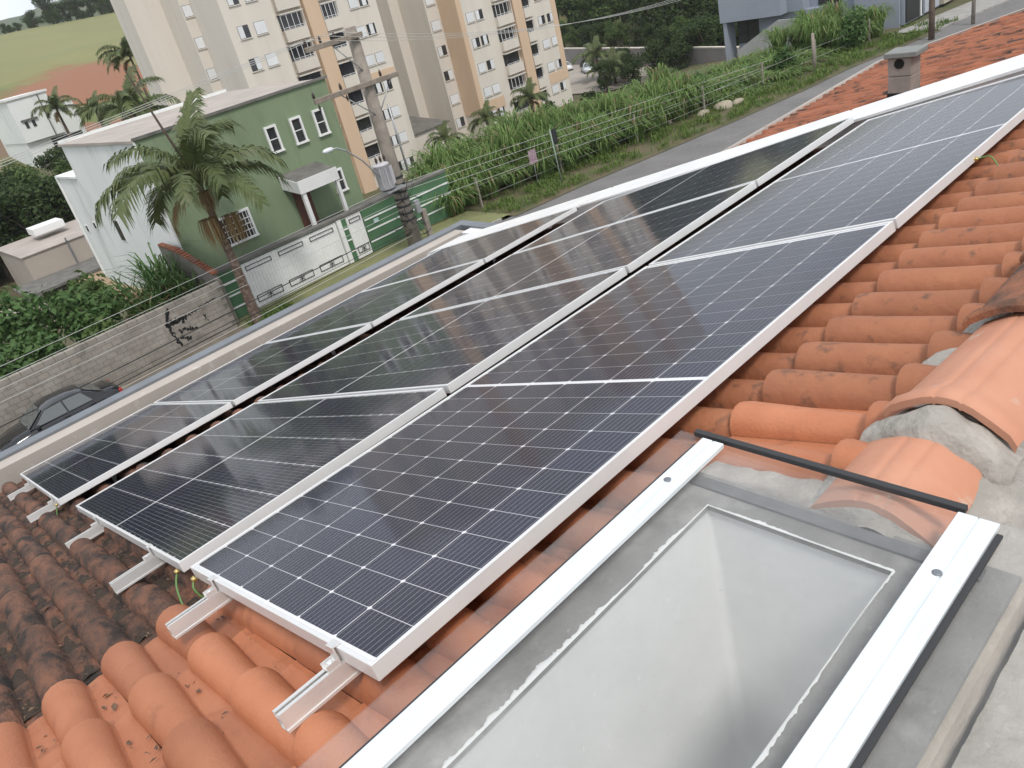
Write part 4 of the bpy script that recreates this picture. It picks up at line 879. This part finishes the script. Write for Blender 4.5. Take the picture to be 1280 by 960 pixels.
# palms -------------------------------------------------------------------
def frond_mesh(name, L_, e0, bend, m, nleaf=60, ll=1.1, seed=0, wd=.085):
    q = random.Random(seed); mb = MB(); n = 14; pts = []; x = z = 0
    for i in range(n+1):
        pts.append(Vector((x, 0, z))); a = R(e0-bend*(i/n)**1.25); x += L_/n*math.cos(a); z += L_/n*math.sin(a)
    mb.tube(pts, [.035*(1-.85*i/n) for i in range(n+1)], 4)
    for i in range(nleaf):
        s = .10+.89*i/(nleaf-1); f = s*n; k = min(int(f), n-1); p0 = pts[k].lerp(pts[k+1], f-k); tg = (pts[k+1]-pts[k]).normalized(); up = Vector((0, 1, 0)).cross(tg)
        for sg in (-1, 1):
            l = ll*(1-.62*abs(s-.42)**1.3*1.4)*q.uniform(.85, 1.1); 
            d = (Vector((0, sg, 0))*.8+tg*(.45+.4*s)-up*q.uniform(-.25, .15)).normalized()
            p1 = p0+d*l*.5; p2 = p0+d*l*.85+Vector((0, 0, -1))*l*q.uniform(.28, .5); w_ = tg*wd
            mb.add([p0-w_*.4, p0+w_*.4, p1+w_*.5, p1-w_*.5, p2], [(0, 1, 2, 3), (3, 2, 4)])
    return mb.mesh(name, m)
FR = [frond_mesh('frond', 3.7, 72, 105, M['palm'], seed=1), frond_mesh('frond', 3.8, 45, 105, M['palm'], seed=2), frond_mesh('frond', 3.6, 20, 95, M['palm'], seed=3), frond_mesh('frond', 3.2, 82, 45, M['palm'], seed=4), frond_mesh('dry_frond', 2.9, 0, 100, M['palm_dry'], seed=5)]
def tuft_mesh(m, n=90, l=1.0, seed=3):
    q = random.Random(seed); mb = MB()
    for i in range(n):
        a = q.uniform(0, 6.28); r = q.uniform(.12, .38); l2 = l*q.uniform(.6, 1.1)
        p0 = Vector((0, 0, 0)); p1 = Vector((r*math.cos(a), r*math.sin(a), .02)); p2 = p1*1.25+Vector((0, 0, -l2*.5)); p3 = p1*1.15+Vector((0, 0, -l2)); t = Vector((-math.sin(a), math.cos(a), 0))*.012
        mb.add([p0-t, p0+t, p1+t, p1-t, p2+t, p2-t, p3], [(0, 1, 2, 3), (3, 2, 4, 5), (5, 4, 6)])
    return mb.mesh('flower_tuft', m)
TUF = tuft_mesh(M['palm_dry'])
def palm(x, y, z0, z1, label, s=1, seed=0, nf=15, group=None, tufts=0, r0=.19):
    q = random.Random(seed); t = thing('palm_tree', (x, y, z0), label, 'palm tree', group); h = z1-z0
    mb = MB(); n = 26; pts = [(.10*math.sin(i*.16)*s, 0, h*i/n) for i in range(n+1)]; mb.tube(pts, [r0*(1.25-.6*min(1, i/n*1.1))*(1.06 if i % 2 else .97) for i in range(n+1)], 10); o = inst('trunk', mb.mesh('trunk', M['palm_trunk']), t)
    for i in range(nf):
        k = [1, 2, 0, 1, 2, 1, 0][i % 7]; 
        o = inst('frond', FR[k], t); o.location = (0, 0, h-.05+.1*q.random()); o.rotation_euler = (q.uniform(-.15, .15), q.uniform(-.1, .1), i*2.39996+q.uniform(-.2, .2)); o.scale = [s*q.uniform(.85, 1.1)]*3
    o = inst('frond', FR[3], t); o.location = (0, 0, h); o.scale = [s]*3; o.rotation_euler.z = 2
    for i in range(1):
        o = inst('dry_frond', FR[4], t); o.location = (0, 0, h-.25); o.rotation_euler.z = q.uniform(0, 6.28); o.scale = [s*.7]*3
    for i in range(tufts):
        o = inst('flower_tuft', TUF, t); o.location = ((.15, -.05, h-.35) if i == 0 else (.30, .55, h-1.5) if i == 1 else (.25, -.35, h-1.35)); o.scale = ((1, 1, 1.0) if i == 0 else (1.1, 1.2, 1.35))
    return t
palm(-30.3, 11.5, -9.9, -3.75, 'tall palm with dry flower tufts on the sidewalk before the green house', 1.1, 4, 15, tufts=3)
mb = MB(); pz = (-30.3, 11.5, -3.8); mb.tube([pz, (-30.5, 11.1, -1.6), (-30.7, 10.75, .6), (-30.72, 10.72, .72)], [.06, .05, .025, .01], 6); sp_ = mb.build('palm_spear', M['bark'], None); tag(sp_, 'thin reddish leaf mast rising through the tall palm crown', 'spear')  # the palm's unopened central leaf, built as a tapered tube
palm(-103, 27.0, -8.2, -2.2, 'palm in front of the white house carport', .8, 8, 14, 'palms by the white house')
palm(-104, 31.2, -8.0, -3.6, 'palm at the corner of the white house', .75, 9, 14, 'palms by the white house')
palm(-106, 38.3, -8, 1.0, 'tall shaggy palm at the edge of the beige tower', 1.05, 10, 16, 'palms by the white house')
palm(-54, 18.3, -13.0, -2.2, 'palm rising behind the flat roof of the green house', .95, 12, 14)
palm(-70, 60.5, -17, -14.6, 'young palm at the foot of the beige tower with two orange bands', .75, 13, 13, 'palms in the apartment garden')
palm(-69, 66.8, -17, -14.0, 'bushy palm beside the tower ground floor windows', .8, 14, 13, 'palms in the apartment garden')
palm(-80, 92, -17.6, -14.6, 'palm growing beside the parked red car', 1.0, 15, 15, 'palms in the apartment garden')
palm(-74, 88, -17.6, -15.8, 'low palm in front of the parking ground', 1.0, 16, 15, 'palms in the apartment garden')
palm(-72, 55.5, -17, -15.2, 'low palm beside the annex with dark roof', .7, 17, 13, 'palms in the apartment garden')

# shrubs on the vacant lot and the garden
def bush(x, y, z, r, h, label, group=None, seed=0, m='leaf3', n=900, size=.16):
    t = thing('bush', (x, y, z), label, 'bush', group); q = random.Random(seed); mb = MB()
    for i in range(7):
        a = q.uniform(0, 6.28); d = r*q.uniform(0, .6); leafcloud(mb, (x+d*math.cos(a), y+d*math.sin(a), z+h*q.uniform(.35, .75)), (r*.5, r*.5, h*.34), n//7, size, seed*31+i, .45)
    mb.build('foliage', M[m], t, fix=False)
    mb = MB()
    for i in range(5):
        a = q.uniform(0, 6.28); mb.tube([(x, y, z-.2), (x+r*.4*math.cos(a), y+r*.4*math.sin(a), z+h*.7)], [.04, .015], 5)
    mb.build('stems', M['bark'], t)
for i, (x, y, r, h) in enumerate(((-37, 1.6, 2.6, 3.2), (-38, 4.6, 2.4, 3.6), (-36.5, 6.9, 2.0, 2.6), (-40, 7.8, 2.2, 3.0), (-34, 4.0, 1.8, 2.2), (-33.3, 1.2, 1.7, 2.0), (-33.5, 6.6, 1.5, 1.7), (-42.5, 3.0, 2.6, 3.4), (-44, 8.5, 2.2, 2.8), (-34.0, -1.6, 2.3, 2.5), (-39, -2, 2.8, 3.4))):
    bush(x, y, hgt(x, y), r, h, ['tall leafy bush behind the block wall, before the beige house wing','tallest leafy bush of the vacant lot, before the beige house','bush beside the long bladed cane clump on the vacant lot','bush before the orange porch wall of the beige house','low bush hugging the block wall behind the parked car','low bush hugging the block wall past the car front','low bush hugging the block wall beside the tar stain','bush at the back of the vacant lot','bush beside the white side wall at the back of the lot','bush behind the block wall ahead of the parked car','bush at the open end of the vacant lot'][i], 'bushes on the vacant lot', 20+i, 'leaf3' if i % 3 else 'leaf2', 1300, .17)
for i, (x, y, r, h) in enumerate(((-70, 58.5, 1.7, 2.0), (-66, 63, 1.8, 2.0), (-70, 70.5, 1.8, 2.6), (-62, 60.5, 2.2, 2.6), (-64, 69, 2.0, 2.2), (-67, 75, 1.8, 2.3))):
    bush(x, y, hgt(x, y)-.2, r, h, ['round bush beside the low annex','bush between annex and cane grass','bush under the tower balconies','wide bush close behind the cane grass','bush behind the white capped garden lamp','bush at the tower end by the parking ground'][i], 'bushes in the apartment garden', 50+i, 'leaf', 700, .22)

for i, (x, y, r, h) in enumerate(((-27.6, 50.5, .9, 1.9), (-30.2, 44.0, 1.0, 2.0), (-25.6, 56, 1.2, 2.8), (-33, 33.5, 1.2, 2.3))):
    bush(x, y, -10.1, r, h, ['leafy shrub in the cane grass before the grey house ramp','leafy shrub among the cane grass near the boulders','tall leafy shrub at the end of the cane grass','leafy shrub in the cane grass behind the pink sign'][i], 'shrubs in the cane grass', 70+i, 'leaf3', 900, .15)
# tall cane grass
def blades(mb, x, y, z, n, h, spread, q, w0=.035, lean=.5):
    for i in range(n):
        a = q.uniform(0, 6.28); d = spread*math.sqrt(q.random()); bx, by = x+d*math.cos(a), y+d*math.sin(a); l = h*q.uniform(.6, 1.1); ln = l*lean*q.uniform(.3, 1.2); az = q.uniform(0, 6.28)
        ux, uy = math.cos(az), math.sin(az); px, py = -uy*w0, ux*w0; z0 = z
        c = [(0, 0), (.25*ln*.5, .5*l), (.6*ln, .86*l), (1.15*ln, .92*l*q.uniform(.8, 1.02))]
        vs_ = []
        for (dx, dz), w_ in zip(c[:3], (.7, 1, .8)): vs_ += [(bx+ux*dx-px*w_, by+uy*dx-py*w_, z0+dz), (bx+ux*dx+px*w_, by+uy*dx+py*w_, z0+dz)]
        vs_.append((bx+ux*c[3][0], by+uy*c[3][0], z0+c[3][1]))
        mb.add(vs_, [(0, 1, 3, 2), (2, 3, 5, 4), (4, 5, 6)])
q = random.Random(9); g1_, g2_ = MB(), MB()
def tussock(x, y, z, n, h, r):
    for i in range(n):
        a = q.uniform(0, 6.28); d = r*.45*math.sqrt(q.random()); bx, by = x+d*math.cos(a), y+d*math.sin(a); az = a+q.gauss(0, .5)
        l = h*q.uniform(.7, 1.12); ln = r*(.35+.75*d/(r*.45))*q.uniform(.5, 1.3); ux, uy = math.cos(az), math.sin(az); w_ = q.uniform(.022, .045); px, py = -uy*w_, ux*w_
        c = [(0, 0, .6), (.12*ln, .42*l, 1), (.42*ln, .78*l, 1), (.85*ln, .86*l, .75), (1.35*ln, .62*l*q.uniform(.8, 1.15), 0)]
        vs_ = []
        for dx, dz, k in c[:4]: vs_ += [(bx+ux*dx-px*k, by+uy*dx-py*k, z+dz), (bx+ux*dx+px*k, by+uy*dx+py*k, z+dz)]
        vs_.append((bx+ux*c[4][0], by+uy*c[4][0], z+c[4][1]))
        (g1_ if q.random() < .93 else g2_).add(vs_, [(0, 1, 3, 2), (2, 3, 5, 4), (4, 5, 7, 6), (6, 7, 8)])
for row, off in enumerate((4.0, 5.4, 7.2, 9.0)):
    y = 24.6+.5*row
    while y < 61:
        hh = q.uniform(1.9, 3.3)*(.72 if row == 0 else 1); 
        if y < 30: hh *= .82
        if 44 < y < 55.5: hh *= .42
        x = kx(y)-off+q.uniform(-.5, .5); tussock(x, y+q.uniform(-.3, .3), hgt(x, y)-.05, 150, hh, q.uniform(.9, 1.4)); y += q.uniform(1.1, 1.9)
tag(g1_.build('cane_grass', M['cane'], None, fix=False), 'tall green cane grass growing along the street verge', 'grass', kind='stuff')
tag(g2_.build('dry_cane_grass', M['cane_dry'], None, fix=False), 'dry straw coloured stalks among the tall cane grass', 'grass', kind='stuff')
g3_ = MB()
for i in range(1500):
    y = 24.6+q.random()*38; off = q.uniform(.1, 3.6); 
    if mn.noise((y*.5, off*.8, 5)) < -.12 and off > .6: continue
    x = kx(y)-off; blades(g3_, x, y, -9.9, 9, q.uniform(.12, .42), .3, q, .02, .6)
for i in range(140):
    x, y = q.uniform(-30.9, -29.4), q.uniform(11.3, 13.2); blades(g3_, x, y, -9.88, 8, q.uniform(.1, .35), .25, q, .02, .6)
tag(g3_.build('verge_grass', M['grass'], None, fix=False), 'short green grass on the street verge', 'grass', kind='stuff')
t = thing('cane_clump', (-35, 9.6, -9.2), 'big clump of long bladed cane grass beside the white side wall', 'plant'); mb = MB(); mb2 = MB()
for (x, y, h) in ((-34.6, 9.3, 2.5), (-34.2, 10.0, 2.6), (-35.4, 9.9, 2.9), (-33.4, 9.0, 1.9), (-35.2, 8.7, 2.4), (-33.2, 10.2, 2.2), (-36, 10.4, 3.0)): blades(mb, x, y, -9.3, 46, h, .6, q, .04, .75); blades(mb2, x, y, -9.3, 14, h*.75, .6, q, .035, .8)
mb.build('green_blades', M['leaf3'], t, fix=False); mb2.build('dry_blades', M['cane_dry'], t, fix=False)

# ---------------------------------------------------------------- fence, posts, signs
M['conc'] = mat('pole_concrete', (.30,.265,.225), (.23,.20,.17), 3, .95, .25, coord='World', c3=(.15,.13,.11), scale3=1.2, lo3=.55, hi3=.8)
M['wire'] = mat('bare_wire', (.52,.52,.50), None, rough=.4, metal=.3); M['dwire'] = mat('black_cable', (.02,.02,.02), None, rough=.7)
M['gal'] = mat('galvanised', (.42,.43,.44), (.35,.36,.37), 4, .45, metal=.5)
fe = thing('wire_fence', (-30, 40, -9.9), 'wire fence with concrete posts before the tall cane grass', 'fence')
PY = [25.4+5.4*i for i in range(7)]
for y in PY:
    x = kx(y)-3.2; mb = MB(); mb.bbox(x-.05, x+.05, y-.05, y+.05, -10.0, -8.35+.1*mn.noise((y, 0, 0)), .012); mb.build('post', M['conc'], fe)
for z in (-9.45, -8.8):
    mb = MB(); mb.tube([(kx(y)-3.13, y, z+.03*math.sin(y)) for y in PY], .008, 4); mb.build('wire', M['wire'], fe)
M['post'] = mat('old_timber', (.15,.105,.08), (.09,.065,.05), 5, .95, .4, coord='World')
for i, (x, y, z1, r, lb) in enumerate(((-21.0, 57.3, -5.5, .2, 'thick brown timber post beside the tiled roof edge'), (-19.8, 61.0, -5.6, .13, 'slim grey post in front of the pale stone pier'), (-25.6, 50.6, -7.6, .11, 'grey concrete post at the end of the tall grass'))):
    mb = MB(); mb.tube([(x, y, -10), (x, y, (z1-10)/2), (x, y, z1)], [r, r*.95, r*.9], 8); o = mb.build('post', M['post'] if i == 0 else M['conc'], None); tag(o, lb, 'post')
t = thing('stub_post', (-29.6, 20.75, -9.9), 'short concrete stub post with meter box beside the utility pole', 'post')
mb = MB(); mb.bbox(-29.72, -29.48, 20.63, 20.87, -9.95, -8.25, .02); mb.build('shaft', M['conc'], t); mb = MB(); mb.bbox(-29.62, -29.40, 20.30, 20.58, -8.3, -7.7, .02); mb.build('meter_box', M['gal'], t)
t = thing('green_stake', (-28.6, 29.3, -9.9), 'slender pale green metal stake with dark plate by the verge', 'post')
mb = MB(); mb.tube([(-28.7, 29.2, -9.95), (-28.75, 29.15, -7.1)], .035, 6); mb.build('shaft', mat('pale_green', (.25,.32,.27), None, rough=.6), t); mb = MB(); mb.box(-28.8, -28.77, 29.2, 29.6, -7.9, -7.15); mb.build('plate', M['iron'], t)
M['signp'] = mat('sign_print', (.42,.30,.33), (.22,.14,.18), 14, .6, lo=.45, hi=.55)
t = thing('small_sign', (-29.6, 28.4, -9.9), 'small faded pink sign board on a thin stake', 'sign'); mb = MB(); mb.box(-29.62, -29.59, 28.1, 28.65, -8.6, -7.9); mb.build('board', M['signp'], t); mb = MB(); mb.tube([(-29.65, 28.4, -9.95), (-29.65, 28.4, -8.0)], .02, 5); mb.build('stake', M['gal'], t)
t = thing('garden_lamp', (-45, 39, -13), 'white capped garden lamp standing above the cane grass', 'lamp'); mb = MB(); mb.tube([(-40, 35.8, -12), (-40, 35.8, -9.35)], .05, 6); mb.build('post', M['gal'], t); mb = MB(); mb.lathe((-40, 35.8, -9.35), [(.08, 0), (.26, .05), (.22, .12), (.05, .16)], 12); mb.build('cap', M['white'], t)
# rocks on the verge
for i, (x, y, s) in enumerate(((-27.4, 42.8, .55), (-27.9, 41.3, .4), (-26.9, 43.6, .38), (-29.4, 39.6, .3))):
    mb = MB(); n1, n2 = 7, 10
    mb.grid(n2, n1, lambda a, b_: (x+s*math.sin(math.pi*b_)*math.cos(6.2832*a)*(1+.3*mn.noise((math.cos(6.2832*a)+i, math.sin(6.2832*a), b_*2))), y+s*1.3*math.sin(math.pi*b_)*math.sin(6.2832*a)*(1+.3*mn.noise((math.cos(6.2832*a)+i, math.sin(6.2832*a), b_*2))), -9.85+s*.55*math.cos(math.pi*b_)), True)
    tag(mb.build('boulder', mat('boulder', (.36,.32,.25), (.27,.23,.17), 2, .95, .3, coord='World'), None), 'pale boulder lying on the grassy verge', 'rock', 'boulders on the verge')

# ---------------------------------------------------------------- utility pole
PX, PYY = -29.5, 19.75
up = thing('utility_pole', (PX, PYY, -9.9), 'concrete utility pole with crossarms, transformer and street lamp', 'utility pole')
mb = MB(); mb.tube([(PX, PYY, -9.95), (PX, PYY, -5), (PX, PYY, .0)], [.36, .30, .24], 10); mb.build('shaft', M['conc'], up)
def arm(y0, y1, z, nm='crossarm'):
    mb = MB(); mb.bbox(PX+.24, PX+.40, y0, y1, z-.10, z+.10, .015); return mb.build(nm, M['arm'], up)
M['arm'] = mat('weathered_arm', (.27,.23,.19), (.19,.16,.13), 4, .95, .3, coord='World'); ar1 = arm(17.2, 20.0, -.35); ar2 = arm(16.85, 21.2, -2.25)
for (y0, z0, y1, z1) in ((18.5, -.43, 19.6, -1.7), (18.2, -2.33, 19.65, -3.6), (20.9, -2.33, 19.85, -3.5)):
    mb = MB(); mb.tube([(PX+.2, y0, z0), (PX+.2, y1, z1)], .028, 5); mb.build('brace', M['gal'], up)
M['porc'] = mat('porcelain', (.055,.04,.038), None, rough=.3)
def insul(x, y, z, s=1):
    mb = MB(); mb.lathe((x, y, z), [(.02*s, -.05*s), (.02*s, .02*s), (.075*s, .05*s), (.04*s, .09*s), (.085*s, .12*s), (.04*s, .16*s), (.07*s, .19*s), (.03*s, .24*s), (.03*s, .30*s)], 10); mb.build('insulator', M['porc'], up)
IN1 = [(PX+.2, 17.35, -.27), (PX+.2, 18.05, -.27), (PX+.2, 18.75, -.27)]
for p_ in IN1: insul(*p_)
for y in (16.95, 18.3, 20.4): insul(PX+.2, y, -2.17)
for y in (17.0, 18.4, 20.6): insul(PX+.3, y, -2.62, .8)
mb = MB(); mb.lathe((PX+.35, 18.95, -6.6), [(.33, 0), (.36, .04), (.36, 1.02), (.38, 1.04), (.38, 1.1), (.2, 1.16)], 16); tr_ = mb.build('transformer', mat('transformer_grey', (.52,.51,.53), (.44,.43,.45), 2, .55, coord='World'), up)
for k in range(5):
    a = R(20+35*k); mb = MB(); mb.obox((PX+.35+.365*math.cos(a-1.2), 18.95+.365*math.sin(a-1.2), -6.45), (math.cos(a-1.2), math.sin(a-1.2), 0), (-math.sin(a-1.2), math.cos(a-1.2), 0), (0, 0, 1), 0, .09, -.012, .012, 0, .8); mb.build('fin', tr_.data.materials[0], tr_)
for dy in (-.18, .05, .25): insul(PX+.38, 18.95+dy, -5.42, .95)
mb = MB(); mb.obox((PX+.2, 19.0, -6.75), (1, 0, 0), (0, 1, 0), (0, 0, 1), -.1, .5, -.3, .7, 0, .08); mb.build('bracket', M['gal'], up)
mb = MB(); mb.tube([(PX+.1, 19.55, -7.0), (PX+.45, 18.9, -6.3), (PX+.75, 17.9, -5.0), (PX+.9, 17.2, -4.35), (PX+.92, 16.8, -4.12), (PX+.92, 16.55, -4.08)], .035, 8); lampa = mb.build('lamp_arm', M['gal'], up)
mb = MB(); mb.lathe((0, 0, 0), [(.05, 0), (.12, .06), (.14, .25), (.12, .42), (.04, .5)], 12); mb.v = [(PX+.92+v[0], 16.62-v[2], -4.08+v[1]*.75) for v in mb.v]; mb.build('lamp_head', mat('lamp_housing', (.62,.64,.66), None, rough=.4), lampa)
mb = MB(); mb.tube([(PX+.2, 20.35, -6.3), (PX+.2, 20.35, -3.3)], .05, 6); mb.build('riser_pipe', M['gal'], up)
for k in range(7):
    z = -6.4-.33*k; mb = MB(); mb.lathe((PX, PYY, z), [(.36, 0), (.365, .05), (.36, .1)], 10); mb.build('strap', M['iron'], up)
mb = MB(); qq = random.Random(3)
for k in range(16):
    a = Vector((PX+qq.uniform(0, .35), PYY+qq.uniform(-.5, .5), -6.3-2.4*qq.random())); b_ = Vector((PX+qq.uniform(0, .35), PYY+qq.uniform(-1.0, .9), a.z-qq.uniform(-.2, 1.0))); c = (a+b_)/2+Vector((.15, qq.uniform(-.3, .3), -.35))
    mb.tube([a, (a+c)/2+Vector((0, 0, -.06)), c, (b_+c)/2+Vector((0, 0, -.05)), b_], .016, 4)
tag(mb.build('cable_tangle', M['dwire'], up), kind='stuff')
def line(name, p0, p1, sag, r, m, label, group, n=24):
    p0, p1 = Vector(p0), Vector(p1); mb = MB(); mb.tube([p0.lerp(p1, i/n)-Vector((0, 0, 4*sag*(i/n)*(1-i/n))) for i in range(n+1)], r, 4)
    o = mb.build(name, M[m], None); tag(o, label, 'cable', group)
for k, p_ in enumerate(IN1):
    line('power_line', (p_[0], p_[1], .03), (PX+.2, -22+p_[1]-17.35, -2.2-.1*k), .25, .009, 'wire', 'bare high voltage wire running from the top crossarm over the palm', 'high voltage wires')
    line('power_line', (p_[0], p_[1], .03), (PX+7, 62, .6-.2*k), 3.2, .009, 'wire', 'bare high voltage wire crossing in front of the two towers', 'high voltage wires')
for k, z in enumerate((-6.65, -7.0, -7.35, -7.75)):
    line('power_line', (PX+.25, PYY, z), (PX+.25, -20, z-.1), .12, .010, 'wire', ['topmost','second highest','third highest','lowest'][k]+' bare low voltage wire crossing before the green house and block wall', 'low voltage wires')
    line('power_line', (PX+.25, PYY, z), (PX+1.5, 56, z-2.6), .0, .010, 'wire', ['topmost','second highest','third highest','lowest'][k]+' bare low voltage wire crossing before the cane grass', 'low voltage wires')
for k, z in enumerate((-8.55, -8.9, -9.05, -9.2)):
    line('telephone_cable', (PX+.25, PYY, z+.15), (PX+.6+.2*k, -20, z), .15, .02 if k % 2 == 0 else .012, 'dwire' if k < 3 else 'wire', ['topmost thick dark','second thin dark','third thick dark','lowest thin bare'][k]+' telephone cable sagging low before the garage gate', 'telephone cables')

# ---------------------------------------------------------------- far hills and air
b = MB()
def hill(s, t):
    y = 60+900*t; x = -1150-420*s; prof = math.sin(math.pi*min(1, s*1.1+.02))
    return (x, y, -20+(98+36*t+14*mn.noise((y*.0045, 4, 0))+6*mn.noise((y*.02, s*3, 0)))*max(0, prof)**.7)
b.grid(24, 90, hill)
def hill2(s, t):
    y = 0+600*t; x = -620-300*s; prof = math.sin(math.pi*s)
    return (x, y, -30+(74+7*mn.noise((y*.008, s*2, 8))+4*mn.noise((y*.05, s*9, 8)))*max(0, prof)**.6)
b.grid(20, 90, hill2)
tag(b.build('hills', mat('hill_forest', (.045,.07,.03), (.08,.09,.04), .03, 1, coord='World'), None), kind='structure')
b = MB(); b.add([(-1900,-700,-41),(400,-700,-41),(400,1500,-41),(-1900,1500,-41)], [(0,1,2,3)]); tag(b.build('valley', M['ground'], None), kind='structure')
hb = MB().box(-1950, 450, -750, 1550, -43, 150)
hm = bpy.data.materials.new('haze'); hm.use_nodes = True; t = hm.node_tree; t.nodes.clear()
o = N(t, 'ShaderNodeOutputMaterial'); pv = N(t, 'ShaderNodeVolumePrincipled'); pv.inputs['Color'].default_value = (.90, .95, 1, 1); pv.inputs['Density'].default_value = .00018; pv.inputs['Anisotropy'].default_value = .2
t.links.new(pv.outputs[0], o.inputs['Volume'])
tag(hb.build('haze', hm, None), kind='stuff')
